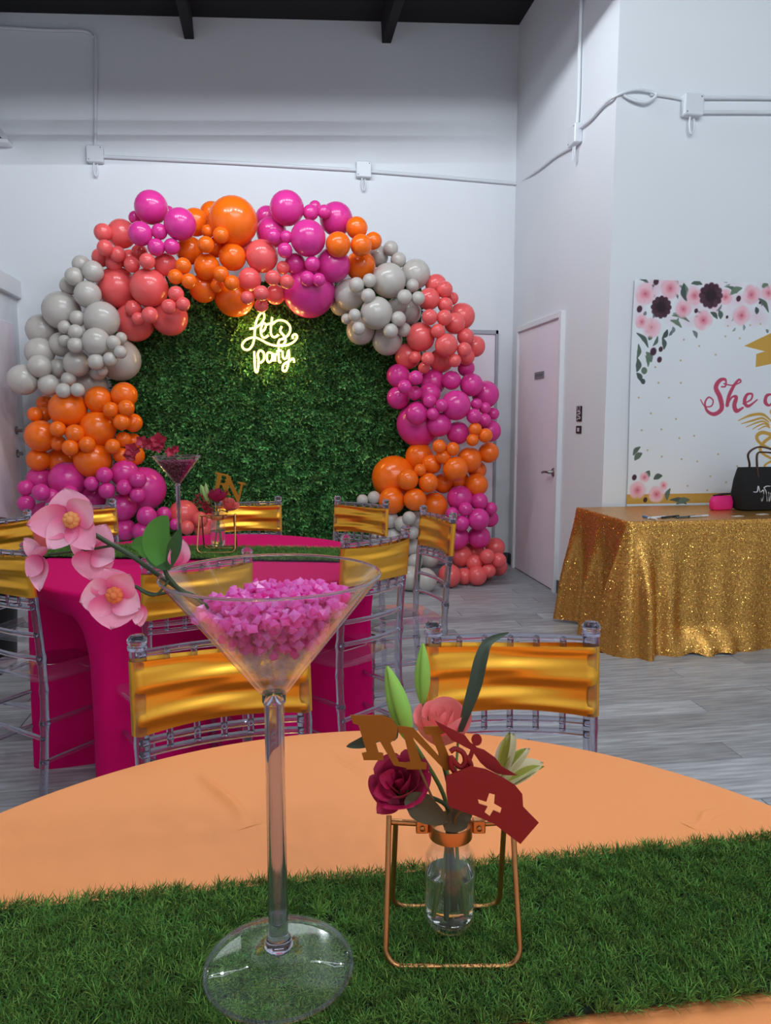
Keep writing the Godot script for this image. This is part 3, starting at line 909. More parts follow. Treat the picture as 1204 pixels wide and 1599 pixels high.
func grass_runner(c: Vector3, turn: float, half: float, wide: float, hang: float, tufts: int, blade: float, label: String, pressed: Array) -> void:
	var t := thing("grass_runner", label, "table runner", c + Vector3(0, TABLE_Y, 0))
	t.rotation.y = turn
	var s := Shape.new()
	var line := []         # (x, y, outward tilt) along the strip
	line.append([-half - 0.03, -hang, PI / 2])
	line.append([-half - 0.03, -0.03, PI / 2])
	line.append([-half - 0.012, -0.002, PI / 4])
	for k in 9:
		line.append([lerpf(-half + 0.01, half - 0.01, k / 8.0), 0.004, 0.0])
	line.append([half + 0.012, -0.002, -PI / 4])
	line.append([half + 0.03, -0.03, -PI / 2])
	line.append([half + 0.03, -hang, -PI / 2])
	var loop := []
	for q in line:
		for e in [[-1, 0.0], [-1, 1.0], [1, 1.0], [1, 0.0]]:
			var up := Vector3(-sin(q[2]), cos(q[2]), 0)
			loop.append(Vector3(q[0], q[1], e[0] * (wide / 2 - 0.007)) + up * 0.004 * e[1])
	s.grid(loop, line.size(), 4, true)
	part("backing", s, M.mat_green, t, false)
	for kind in 2:
		var spots := []
		var tints := []
		for k in tufts / 2:
			var x := rng.randf_range(-half - hang * 0.9, half + hang * 0.9)
			var p := Vector3(x, 0.0075, rng.randf_range(-0.5, 0.5) * wide)
			var roll := 0.0
			if absf(x) > half:
				p = Vector3(signf(x) * (half + 0.034), -(absf(x) - half), p.z)
				roll = -signf(x) * PI / 2
			var edge := absf(p.z) / (wide / 2)
			var b := Basis.from_euler(Vector3(rng.randf_range(-0.35, 0.35) + (0.45 * signf(p.z) if edge > 0.93 else 0.0), rng.randf() * TAU, rng.randf_range(-0.3, 0.3)))
			b = Basis(Vector3(0, 0, 1), roll) * Basis(Vector3(0, 0, 1), -0.30) * b
			var tall := rng.randf_range(0.7, 1.2)
			for q: Vector3 in pressed:      # blades lie flat under what stands on the strip
				if Vector2(p.x + c.x - q.x, p.z + c.z - q.y).length() < q.z:
					tall *= 0.18
					p.y = 0.0082
			spots.append(Transform3D(b.scaled(Vector3(1, tall, 1)) if tall < 0.4 else b.scaled(Vector3.ONE * tall), p))
			var g := 0.5 + 1.5 * pow(rng.randf(), 1.8)
			tints.append(Color(0.112 * g * rng.randf_range(0.7, 1.4), 0.235 * g, 0.048 * g))
		scatter("grass_blades", tuft(7, blade, blade * 0.062, 0.80, 0.7, 80 + kind), M.leaf, spots, tints, t, "short bright green plastic grass")

func build_tables() -> void:
	var c1 := Vector3(0.098, 0, -0.565)
	folding_table(c1, 0.68, "round folding table under the orange cloth")
	var s := round_cloth(c1, 0.695, [[-1.83, 0.42, 0.26], [-1.14, 0.42, 0.26]], [], 17, 5)
	var cl := single("tablecloth", s, M.orange_cloth, c1, "orange cloth on the nearest round table", "tablecloth")
	for q in [[318, 1203, 392, 1290, 0.0060, 0.018], [520, 1165, 590, 1225, 0.0030, 0.016], [1075, 1290, 1120, 1262, 0.0035, 0.014]]:
		var p1 := on_y(q[0], q[1], TABLE_Y + 0.0005)
		var p2 := on_y(q[2], q[3], TABLE_Y + 0.0005)
		part("crease", crease_strip(p1, p2, q[4], q[5]), M.orange_cloth, cl)
	grass_runner(Vector3(c1.x, 0, -0.699), 0.0, 0.665, 0.245, 0.16, 23000, 0.0150, "artificial grass runner across the orange table", [Vector3(-0.003, -0.683, 0.079)])

	var c2 := Vector3(-0.26, 0, -2.98)
	folding_table(c2, 0.645, "round folding table under the magenta cloth")
	var dents := []
	for q in [[0.368, -2.557, 0.33], [-0.215, -2.157, 0.40], [-0.87, -2.51, 0.36], [-1.11, -3.23, 0.47], [-0.91, -3.70, 0.55], [-0.104, -3.77, 0.39], [0.409, -3.62, 0.51], [0.68, -3.09, 0.54]]:
		var at := Vector2(q[0] - c2.x, q[1] - c2.z)
		dents.append([at.angle(), q[2], 0.27])
	single("tablecloth", round_cloth(c2, 0.66, dents, [], 15, 8), M.magenta_cloth, c2, "magenta floor-length cloth on the round table before the hedge panel", "tablecloth")
	grass_runner(Vector3(-0.335, 0, -3.10), -0.235, 0.62, 0.29, 0.17, 7000, 0.016, "artificial grass runner across the magenta table", [])


# ---------------------------------------------------------------- clear chairs with gold sashes
func rod(called: String, path: Array, r: float, parent: Node3D, sides := 8) -> void:
	var s := Shape.new()
	s.tube(path, r, sides)
	part(called, s, M.acrylic_rod, parent, false)

func ringed(a: Vector3, mid: Vector3, b: Vector3, r: float, rings: Array) -> Shape:      # a turned post with raised rings
	var path := []
	var rad := []
	var n := 44
	var line := curve([a, mid, b], n / 2)
	for i in line.size():
		var y: float = line[i].y
		var rr := r
		for q in rings:
			rr += 0.0045 * exp(-pow((y - q) / 0.007, 2.0))
		path.append(line[i])
		rad.append(rr)
	var s := Shape.new()
	s.tube(path, rad, 10)
	return s

func make_chair() -> Node3D:
	var t := thing("banquet_chair", "clear chair", "chair", Vector3.ZERO, 0.0, "clear chairs with gold sashes")
	var hw := 0.150
	var back := func(y: float) -> float: return lerpf(-0.165, -0.20, clampf((y - 0.43) / 0.45, 0.0, 1.0))
	for e in [-1.0, 1.0]:
		part("leg", ringed(Vector3(e * hw, 0, -0.195), Vector3(e * hw, 0.43, -0.165), Vector3(e * hw, 0.885, -0.20), 0.0135, [0.17, 0.30, 0.415, 0.52, 0.60, 0.70, 0.868]), M.acrylic_rod, t, false)
		part("leg", ringed(Vector3(e * 0.165, 0, 0.175), Vector3(e * 0.165, 0.22, 0.17), Vector3(e * 0.165, 0.43, 0.165), 0.0135, [0.10, 0.17, 0.30, 0.40]), M.acrylic_rod, t, false)
		var s := Shape.new()
		s.lathe([Vector2(0, -0.004), Vector2(0.0175, -0.004), Vector2(0.018, 0.003), Vector2(0.014, 0.006), Vector2(0.018, 0.009), Vector2(0.018, 0.015), Vector2(0.012, 0.022), Vector2(0, 0.024)], 14, Vector3(e * hw, 0.885, -0.20))
		part("finial", s, M.acrylic_rod, t, false)
	# seat
	var pts := []
	for q in [[0.0, 0.432], [0.94, 0.432], [1.0, 0.438], [1.0, 0.452], [0.94, 0.458], [0.0, 0.458]]:
		for j in 40:
			var a := TAU * j / 40
			var cx := signf(cos(a)) * pow(absf(cos(a)), 0.38)
			var cz := signf(sin(a)) * pow(absf(sin(a)), 0.38)
			pts.append(Vector3(cx * q[0] * (0.176 + 0.012 * cz), q[1], cz * q[0] * 0.185))
	var seat := Shape.new()
	seat.grid(pts, 6, 40, true)
	part("seat", seat, M.acrylic, t, false)
	# rails of the back, bowed backwards
	var bow := func(x: float, y: float) -> Vector3: return Vector3(x, y, back.call(y) - 0.022 * (1.0 - pow(x / hw, 2.0)))
	for y in [0.872, 0.712, 0.690, 0.60, 0.52]:
		var path := []
		for k in 11:
			path.append(bow.call(lerpf(-hw, hw, k / 10.0), y))
		rod("back_rail", path, 0.0075 if y > 0.65 else 0.0085, t)
	for k in 5:
		var x := lerpf(-hw, hw, (k + 1) / 6.0)
		rod("spindle", [bow.call(x, 0.692), bow.call(x, 0.872)], 0.0065, t, 6)
	for e in [-1.0, 1.0]:
		for y in [0.17, 0.30]:
			rod("stretcher", [Vector3(e * hw, y, lerpf(-0.195, -0.165, y / 0.43)), Vector3(e * 0.165, y, 0.17)], 0.008, t)
	for y in [0.20, 0.33]:
		rod("stretcher", [Vector3(-0.165, y, 0.17), Vector3(0.165, y, 0.17)], 0.008, t)
	rod("stretcher", [Vector3(-hw, 0.25, -0.178), Vector3(hw, 0.25, -0.178)], 0.008, t)
	# the stretched sash: a loop of cloth round both posts, with lengthwise folds
	var loop := []
	var r2 := RandomNumberGenerator.new()
	r2.seed = 4
	var half := []          # the outline of the loop seen from above: front, round one post, back, round the other
	for k in 25:
		half.append([lerpf(-hw, hw, k / 24.0), 1.0])
	for k in range(1, 6):
		half.append([hw, 1.0 - k / 3.0 if k != 3 else 0.0])
	for k in 25:
		half.append([lerpf(hw, -hw, k / 24.0), -1.0])
	for k in range(1, 6):
		half.append([-hw, -1.0 + k / 3.0 if k != 3 else 0.0])
	var rows := 30
	for i in rows:
		var f := i / float(rows - 1)
		for h in half:
			var u: float = h[0] / hw
			var y := lerpf(0.728, 0.862, f) + 0.006 * (1.0 - u * u) * (1.0 - 2.0 * f)
			var p: Vector3 = bow.call(h[0], y)
			var fold := 0.0042 * sin(f * 12.5 + 0.5 * u + 0.5 * sin(2.1 * u)) + 0.0010 * sin(f * 29.0 - 1.6 * u + 0.5)
			fold *= smooth(0.0, 0.10, f) * smooth(1.0, 0.90, f) * (1.0 - 0.35 * absf(u))
			var side: float = h[1]
			if absf(side) == 1.0:
				p.z += side * (0.0135 + 0.002 * absf(u)) + side * fold * 0.9
			else:
				p.x += signf(h[0]) * 0.0165 * sqrt(maxf(0.0, 1.0 - side * side))
				p.z += side * 0.0155
			loop.append(p)
	var sash := Shape.new()
	sash.grid(loop, rows, half.size(), true)
	part("sash", sash, M.gold_cloth, t, false)
	return t

func build_chairs() -> void:
	# middle of the top rail, the way the chair faces, what singles it out
	var seats := [
		[Vector2(-0.102, -1.375), Vector2(0.22, 0.97), "clear chair with gold sash across the orange table, behind the tall pink-filled glass"],
		[Vector2(0.445, -1.328), Vector2(-0.15, 0.98), "clear chair with gold sash across the orange table, behind the small bouquet"],
		[Vector2(-0.90, -2.53), Vector2(0.63, -0.77), "clear chair with gold sash at the left picture edge, its legs fully in view"],
		[Vector2(-1.13, -3.23), Vector2(0.89, 0.45), "clear chair with gold sash at the left edge, behind the nearest left chair"],
		[Vector2(-0.915, -3.70), Vector2(0.55, 0.83), "clear chair whose gold sash shows behind the pink orchids, by the magenta balloons"],
		[Vector2(-0.215, -2.157), Vector2(-0.42, -0.90), "clear chair with gold sash tucked under the magenta table's near side"],
		[Vector2(0.358, -2.523), Vector2(-0.61, -0.79), "clear chair with gold sash at the magenta table's near right, seen from behind"],
		[Vector2(0.71, -3.12), Vector2(-0.97, 0.22), "clear chair with gold sash turned side-on, right of the magenta table"],
		[Vector2(-0.13, -3.79), Vector2(0.02, 1.0), "clear chair with gold sash behind the magenta table's small bouquet, against the hedge"],
		[Vector2(0.435, -3.65), Vector2(-0.69, 0.73), "clear chair with gold sash at the magenta table's far right, before grey balloons"],
	]
	var first := make_chair()
	for k in seats.size():
		var q: Array = seats[k]
		var o: Node3D = first if k == 0 else first.duplicate()
		if k > 0:
			place(o, "banquet_chair", self)
		var dir: Vector2 = q[1].normalized()
		o.rotation.y = atan2(dir.x, dir.y)
		o.position = Vector3(q[0].x + dir.x * 0.21, 0, q[0].y + dir.y * 0.21)
		tag(o, q[2], "chair", "clear chairs with gold sashes")


# ---------------------------------------------------------------- the banner, the sequin table and what lies on it
var art: Image
var art_origin := Vector3.ZERO
const ART_W := 1.80
const ART_H := 1.425

func on_art(zx: float, zy: float) -> Vector2:      # measured in a close-up of the banner
	var p := on_z(960.0 + zx * 0.25026, 420.0 + zy * 0.25026, NOOK_Z + 0.012)
	return Vector2((p.x - art_origin.x) / ART_W * art.get_width(), (art_origin.y - p.y) / ART_H * art.get_height())

func dab(c: Vector2, r: Vector2, turn: float, col: Color, a := 1.0, soft := 0.15) -> void:
	var reach := maxf(r.x, r.y) + 1.0
	for y in range(maxi(0, int(c.y - reach)), mini(art.get_height(), int(c.y + reach) + 1)):
		for x in range(maxi(0, int(c.x - reach)), mini(art.get_width(), int(c.x + reach) + 1)):
			var d := (Vector2(x, y) - c).rotated(-turn) / r
			var l := d.length()
			if l < 1.0:
				var k := a * clampf((1.0 - l) / soft, 0, 1)
				art.set_pixel(x, y, art.get_pixel(x, y).lerp(col, k))

func brush(ps: Array, widths: Array, col: Color, a := 1.0) -> void:
	var line := curve2(ps, 14)
	for i in line.size():
		var f := i / float(maxi(1, line.size() - 1)) * (widths.size() - 1)
		var w := lerpf(widths[int(f)], widths[mini(int(f) + 1, widths.size() - 1)], f - int(f))
		dab(line[i], Vector2(w, w), 0.0, col, a, 0.5)

func art_rose(c: Vector2, r: float, deep: Color, seed_: int) -> void:
	var q := RandomNumberGenerator.new()
	q.seed = seed_
	for k in 9:
		var a := TAU * k / 9.0 + q.randf()
		dab(c + Vector2(cos(a), sin(a)) * r * 0.55, Vector2(r * 0.55, r * 0.42), a + PI / 2, Color(0.95, 0.80, 0.84).lerp(deep, q.randf() * 0.25), 0.75, 0.5)
	for ring in 4:
		var rr := r * (0.62 - 0.14 * ring)
		for k in 5:
			var a := TAU * k / 5.0 + ring * 0.7 + q.randf() * 0.4
			dab(c + Vector2(cos(a), sin(a)) * rr * 0.55, Vector2(rr * 0.6, rr * 0.42), a + PI / 2, Color(0.95, 0.76, 0.80).lerp(deep, 0.15 + 0.2 * ring + q.randf() * 0.15), 0.8, 0.5)
	dab(c, Vector2(r, r) * 0.13, 0, deep.darkened(0.15), 0.8, 0.6)

func art_leaf(a: Vector2, b: Vector2, w: float, col: Color) -> void:
	var mid := a.lerp(b, 0.5) + (b - a).orthogonal() * 0.12
	brush([a, mid, b], [w * 0.2, w, w * 0.15], col, 0.8)

func paint_banner() -> Image:
	art = Image.create(1024, 812, false, Image.FORMAT_RGB8)
	art.fill(Color(0.90, 0.915, 0.93))
	art_origin = on_z(991, 436, NOOK_Z + 0.012)
	var q := RandomNumberGenerator.new()
	q.seed = 77
	var pink := Color(0.86, 0.42, 0.50)
	var dark := Color(0.22, 0.09, 0.15)
	var green := Color(0.42, 0.50, 0.42)
	var gold := Color(0.80, 0.62, 0.27)
	var w := float(art.get_width())
	# gold strip along the foot
	art.fill_rect(Rect2i(0, 768, 1024, 36), gold)
	for k in 60:
		dab(Vector2(q.randf() * w, 786), Vector2(30, 14), 0, gold.lightened(q.randf() * 0.2), 0.4, 0.8)
	# specks of gold
	for z in [[435, 440], [530, 480], [690, 420], [780, 432], [630, 535], [415, 570], [255, 612], [275, 710], [415, 710], [340, 802], [150, 802], [225, 900], [382, 935], [165, 1005], [290, 1000], [492, 1040], [400, 1055], [200, 1130], [290, 1170], [412, 1185], [508, 1200], [640, 1155], [760, 1230], [590, 1292], [447, 1352], [570, 1380], [690, 1330], [845, 350], [910, 342], [705, 355]]:
		dab(on_art(z[0], z[1]), Vector2(4.5, 4.5), 0, Color(0.70, 0.62, 0.42), 0.75, 0.4)
	# washes, leaves and flowers: the upper left garland, then the lower left bunch
	for k in 70:
		dab(on_art(q.randf_range(140, 1000), q.randf_range(70, 330)), Vector2(34, 26), q.randf() * 3, Color(0.92, 0.78, 0.84), 0.32, 0.8)
	for k in 46:
		var at := Vector2(q.randf_range(140, 980), q.randf_range(70, 390))
		art_leaf(on_art(at.x, at.y), on_art(at.x + q.randf_range(-34, 34), at.y + q.randf_range(10, 46)), q.randf_range(4, 9), Color(0.62, 0.67, 0.64).lerp(Color(0.40, 0.42, 0.44), q.randf()))
	for z in [[430, 90, 440, 180], [450, 200, 430, 90], [360, 290, 470, 330], [350, 320, 420, 365], [150, 60, 195, 70], [480, 90, 545, 95], [700, 110, 760, 150], [720, 160, 790, 120], [920, 110, 955, 105], [600, 270, 640, 310], [650, 260, 660, 310], [890, 180, 960, 270], [880, 240, 885, 280], [140, 400, 210, 490], [150, 470, 140, 560], [200, 520, 230, 580], [195, 540, 210, 610], [145, 560, 140, 640], [180, 620, 185, 650], [140, 650, 165, 700], [170, 690, 180, 715], [270, 420, 240, 480], [300, 430, 310, 500], [215, 440, 235, 420], [330, 380, 300, 430], [110, 1160, 155, 1110], [120, 1190, 165, 1150], [195, 1310, 210, 1260], [320, 1440, 340, 1370], [340, 1440, 440, 1465], [380, 1465, 460, 1440], [240, 1310, 290, 1290]]:
		art_leaf(on_art(z[0], z[1]), on_art(z[2], z[3]), q.randf_range(8, 14), green.lerp(Color(0.25, 0.30, 0.30), q.randf()))
	for z in [[190, 155, 55], [345, 120, 55], [500, 165, 48], [850, 160, 52], [555, 320, 52], [790, 290, 52], [690, 175, 40], [230, 365, 52], [170, 330, 36], [430, 250, 46], [960, 150, 40], [135, 1380, 48], [255, 1405, 46], [180, 1300, 28], [300, 1350, 24]]:
		art_rose(on_art(z[0], z[1]), z[2] * 0.78, pink if z[1] < 340 or z[1] > 1200 else pink.lightened(0.35), int(z[0] * 7 + z[1]))
	for z in [[290, 238, 66], [600, 165, 76]]:
		var c := on_art(z[0], z[1])
		for k in 12:
			var a := TAU * k / 12.0
			dab(c + Vector2(cos(a), sin(a)) * z[2] * 0.38, Vector2(z[2] * 0.26, z[2] * 0.19), a, dark.lightened(q.randf() * 0.10), 0.95, 0.25)
		dab(c, Vector2(z[2], z[2]) * 0.34, 0, dark.darkened(0.3), 1.0, 0.4)
	for z in [[255, 80, 20], [155, 250, 20], [770, 185, 18], [510, 260, 14], [243, 515, 24], [290, 500, 16], [282, 565, 18], [115, 1300, 18], [185, 1440, 16], [700, 300, 10], [905, 210, 9]]:
		dab(on_art(z[0], z[1]), Vector2(z[2], z[2] * 1.2) * 0.58, 0.3, dark, 0.92, 0.3)
	# the graduation cap
	var cap := PackedVector2Array()
	for z in [[808, 480], [985, 395], [1160, 480], [985, 525]]:
		cap.append(on_art(z[0], z[1]))
	fill_poly(cap, gold)
	cap = PackedVector2Array()
	for z in [[885, 530], [985, 500], [1085, 530], [1090, 610], [985, 590], [880, 612]]:
		cap.append(on_art(z[0], z[1]))
	fill_poly(cap, gold)
	# the words
	var red := Color(0.76, 0.28, 0.40)
	var letters := [
		[[[535, 815], [560, 855], [600, 855], [612, 820], [585, 800], [562, 835], [575, 885], [620, 905], [665, 870], [655, 800], [630, 740], [655, 695], [690, 690], [690, 730], [665, 735]], [1.5, 2, 2, 3, 6, 8, 7, 3, 2]],
		[[[680, 715], [735, 725], [785, 705], [775, 690], [745, 725], [712, 790], [700, 850]], [2, 2, 3, 6, 6]],
		[[[700, 850], [730, 800], [758, 800], [745, 850], [760, 885], [800, 865]], [3, 3, 7, 7, 3]],
		[[[800, 840], [850, 815], [858, 780], [825, 785], [810, 830], [835, 855], [890, 815]], [2, 3, 3, 6, 5, 2]],
		[[[985, 780], [950, 790], [940, 830], [965, 850], [992, 810], [1010, 700], [992, 850]], [2, 5, 6, 3, 4, 6, 5]],
	]
	for l in letters:
		var ps := []
		for z in l[0]:
			ps.append(on_art(z[0], z[1]))
		brush(ps, l[1].map(func(w_): return w_ * 1.3 + 0.6), red)
	# the winged staff
	for side in [1.0, -1.0]:
		var mid := 985.0
		for f in [[[770, 945], [850, 912], [925, 908], [975, 950], 6.5], [[790, 965], [860, 945], [920, 930], [960, 955], 5.0], [[820, 985], [880, 960], [925, 950], [960, 970], 4.0], [[860, 998], [900, 975], [935, 965], [962, 980], 3.5], [[895, 1002], [925, 985], [945, 980], [965, 990], 3.0]]:
			var ps := []
			for k in 4:
				ps.append(on_art(mid + (f[k][0] - mid) * side, f[k][1]))
			brush(ps, [2.0, f[4], f[4], 3.0], gold)
		var snake := []
		for z in [[985, 1130], [905, 1085], [885, 1045], [920, 1020], [985, 1040], [1050, 1090], [1060, 1140], [985, 1190], [930, 1230], [985, 1270]]:
			snake.append(on_art(mid + (z[0] - mid) * side, z[1]))
		brush(snake, [5, 8, 8, 6, 4], gold)
	brush([on_art(985, 900), on_art(985, 1100), on_art(985, 1330)], [8, 7, 5], gold)
	dab(on_art(985, 890), Vector2(13, 13), 0, gold)
	# the unseen right half carries the same garland mirrored
	var half := art.get_region(Rect2i(0, 0, 470, 300))
	half.flip_x()
	art.blit_rect(half, Rect2i(0, 0, 300, 300), Vector2i(w - 470, 0))
	return art

func fill_poly(p: PackedVector2Array, col: Color) -> void:
	var r := Rect2(p[0], Vector2.ZERO)
	for q in p:
		r = r.expand(q)
	for y in range(maxi(0, int(r.position.y)), mini(art.get_height(), int(r.end.y) + 1)):
		for x in range(maxi(0, int(r.position.x)), mini(art.get_width(), int(r.end.x) + 1)):
			if Geometry2D.is_point_in_polygon(Vector2(x, y), p):
				art.set_pixel(x, y, col)

func rounded(rows: Array, c: Vector3, turn: float, power := 0.35, cols := 40) -> Shape:      # stacked rounded rectangles: [y, half width, half depth, shift]
	var pts := []
	var f := Basis(Vector3.UP, turn)
	for q in rows:
		for j in cols:
			var a := TAU * j / cols
			pts.append(c + f * Vector3(signf(cos(a)) * pow(absf(cos(a)), power) * q[1] + (q[3] if q.size() > 3 else 0.0), q[0], signf(sin(a)) * pow(absf(sin(a)), power) * q[2]))
	var s := Shape.new()
	s.grid(pts, rows.size(), cols, true)
	return s

func build_sequin_table() -> void:
	var im := paint_banner()
	var cloth := mat(Color.WHITE, 0.75)
	cloth.albedo_texture = ImageTexture.create_from_image(im)
	var s := Shape.new()
	var pts := []
	for i in 13:
		for j in 29:
			var u := j / 28.0
			var f := i / 12.0
			pts.append(art_origin + Vector3(u * ART_W - 0.006 * sin(f * 5.0) * (1.0 - u), -f * ART_H, 0.003 * sin(u * 19.0 + f * 3.0) + 0.004 * exp(-pow((f - 0.87) * 30.0, 2.0)) + 0.002))
	s.grid(pts, 13, 29)
	single("banner", s, cloth, art_origin, "white graduation banner with roses and the words She d", "banner")

	# the folding table under the cloth
	var x0 := 1.905
	var x1 := 3.74
	var zf := -3.745
	var zr := -4.44
	var t := thing("folding_table", "rectangular folding table under the gold sequin cloth", "table", Vector3((x0 + x1) / 2, 0, (zf + zr) / 2))
	s = Shape.new()
	s.box(Vector3((x0 + x1) / 2, TABLE_Y - 0.022, (zf + zr) / 2), Vector3(x1 - x0 - 0.03, 0.03, zf - zr - 0.03), 0.006)
	part("tabletop", s, M.table_board, t)
	for ex in [x0 + 0.18, x1 - 0.18]:
		for ez in [zr + 0.1, zf - 0.1]:
			s = Shape.new()
			s.tube([Vector3(ex, 0.0, ez), Vector3(ex, TABLE_Y - 0.04, ez)], 0.015, 10)
			part("leg", s, M.table_leg, t)
	# the cloth: down the left side, round the corner and along the front
	var rim := []      # [point, outward, how much of a corner it is, distance along the front]
	var n1 := 34
	for k in n1:
		rim.append([Vector3(x0, 0, lerpf(zr, zf - 0.03, k / float(n1 - 1))), Vector3(-1, 0, 0), exp(-pow((1.0 - k / float(n1 - 1)) * 4.0, 2.0)) * 0.6, -1.0])
	for k in range(1, 8):
		var a := PI - PI / 2 * k / 8.0
		rim.append([Vector3(x0 + 0.03 + cos(a) * 0.03, 0, zf - 0.03 + sin(a) * 0.03), Vector3(cos(a), 0, sin(a)), 1.0, 0.0])
	var n2 := 110
	for k in n2:
		var d := (x1 - x0 - 0.03) * k / (n2 - 1)
		rim.append([Vector3(x0 + 0.03 + d, 0, zf), Vector3(0, 0, 1), exp(-pow(d * 6.0, 2.0)) * 0.7, d])
	pts = []
	var rows := 30
	for i in rows + 3:
		for q in rim:
			var p: Vector3 = q[0]
			var out: Vector3 = q[1]
			if i == 0:
				pts.append(Vector3(lerpf(p.x, x0 + 0.35, 0.9) if q[3] <= 0.0 else clampf(p.x, x0 + 0.32, x1), TABLE_Y, (zf + zr) / 2 if q[3] >= 0.0 else p.z))
				continue
			if i == 1:
				pts.append(p - out * 0.012 + Vector3(0, TABLE_Y + 0.001, 0))
				continue
			var f := (i - 2) / float(rows)
			var y := (TABLE_Y - 0.004) * (1.0 - f) + 0.004
			var o := 0.004 + 0.055 * f
			var grow := smooth(0.0, 0.7, f)
			var along: float = p.z - zr if q[3] < 0.0 else q[3]
			if q[3] < 0.0:
				o += grow * (0.045 * sin(along * 17.0 + 2.3) + 0.015 * sin(along * 41.0)) + 0.05 * f * exp(-pow(along * 7.0, 2.0))
			else:
				o += grow * (0.055 * sin(along * 40.0 - 0.6) * exp(-along * 4.2) + 0.010 * sin(along * 11.0 + 1.0) + 0.006 * sin(along * 29.0))
			o += q[2] * grow * 0.07
			# the hem lies puddled on the floor a little right of the corner
			var heap := exp(-pow((along - 0.42) / 0.20, 2.0)) if q[3] > 0.0 else 0.0
			if heap > 0.02:
				var low := smooth(0.80, 1.0, f)
				o += heap * low * (0.07 + 0.022 * sin(along * 43.0 + f * 9.0))
				y += heap * 0.022 * exp(-pow((f - 0.88) / 0.07, 2.0)) * (1.0 + 0.5 * sin(along * 37.0))
				y = maxf(y, 0.003 + 0.02 * heap * low * (0.5 + 0.5 * sin(f * 60.0 + along * 33.0)))
			var hem := 0.0
			if q[3] < 0.0: hem = 0.012 + 0.02 * (0.5 + 0.5 * sin(along * 13.0))
			y = maxf(y, hem * smooth(0.9, 1.0, f))
			pts.append(p + out * o + Vector3(0, y, 0))
	s = Shape.new()
	s.grid(pts, rows + 3, rim.size())
	# flat middle of the top, and the strip behind it
	s.box(Vector3((x0 + x1) / 2, TABLE_Y - 0.0015, (zf + zr) / 2), Vector3(x1 - x0 - 0.02, 0.006, zf - zr - 0.02))
	var sc := single("sequin_tablecloth", s, sequin(), Vector3((x0 + x1) / 2, 0, (zf + zr) / 2), "gold sequin cloth hanging to the floor under the banner", "tablecloth")
	var disc := Shape.new()
	var hex := []
	for k in 6:
		hex.append(Vector3(cos(TAU * k / 6), sin(TAU * k / 6), 0) * 0.0030)
	disc.face(hex, Vector3(0, 0, 1))
	var flake := mat(Color(1.0, 0.78, 0.40), 0.22, 0.95)
	flake.cull_mode = BaseMaterial3D.CULL_DISABLED
	var spots := []
	var tints := []
	var wide := rim.size()
	for k in 26000:
		var i := 1 + rng.randi() % (rows + 1)
		var j := rng.randi() % (wide - 1)
		var u := rng.randf()
		var f := rng.randf()
		var a: Vector3 = pts[i * wide + j].lerp(pts[i * wide + j + 1], u)
		var b: Vector3 = pts[(i + 1) * wide + j].lerp(pts[(i + 1) * wide + j + 1], u)
		var nn: Vector3 = (pts[i * wide + j + 1] - pts[i * wide + j]).cross(pts[(i + 1) * wide + j] - pts[i * wide + j])
		if nn.length_squared() < 1e-12: continue
		nn = nn.normalized() * (-1.0 if nn.normalized().dot(rim[j][1] + Vector3.UP * 0.5) < 0.0 else 1.0)
		var out := (nn + Vector3(rng.randfn(0, 0.20), rng.randfn(0, 0.20), rng.randfn(0, 0.20))).normalized()
		var fr := Basis.looking_at(-out, Vector3.UP if absf(out.y) < 0.9 else Vector3.RIGHT)
		spots.append(Transform3D(fr, a.lerp(b, f) + nn * 0.0022 - sc.position))
		tints.append(Color.WHITE)
	scatter("sequins", disc.mesh(), flake, spots, tints, sc, "loose glinting gold sequins")
	things_on_sequins()

func sequin() -> StandardMaterial3D:
	var m := mat(Color.WHITE, 0.30, 0.85)
	var cells := 150
	var px := 4
	var tone := Image.create(cells * px, cells * px, false, Image.FORMAT_RGB8)
	var nrm := Image.create(cells * px, cells * px, false, Image.FORMAT_RGB8)
	var r := RandomNumberGenerator.new()
	r.seed = 31
	for i in cells:
		for j in cells:
			var a := r.randf() * TAU
			var tiltv := 0.16 + 0.20 * r.randf() * r.randf()
			if r.randf() < 0.05: tiltv = 0.6
			var d := Vector3(cos(a) * sin(tiltv), sin(a) * sin(tiltv), cos(tiltv))
			var g := r.randf_range(0.78, 1.05)
			var cell := Rect2i(j * px, i * px, px, px)
			nrm.fill_rect(cell, Color(d.x * 0.5 + 0.5, d.y * 0.5 + 0.5, d.z * 0.5 + 0.5))
			tone.fill_rect(cell, Color(minf(1.0, 0.95 * g), 0.70 * g, 0.36 * g))
			tone.set_pixel(j * px, i * px, Color(0.55 * g, 0.35 * g, 0.15 * g))
	m.albedo_texture = ImageTexture.create_from_image(tone)
	m.normal_enabled = true
	m.normal_texture = ImageTexture.create_from_image(nrm)
	m.uv1_triplanar = true
	m.uv1_world_triplanar = true
	m.uv1_scale = Vector3(2.3, 2.3, 2.3)
	return m

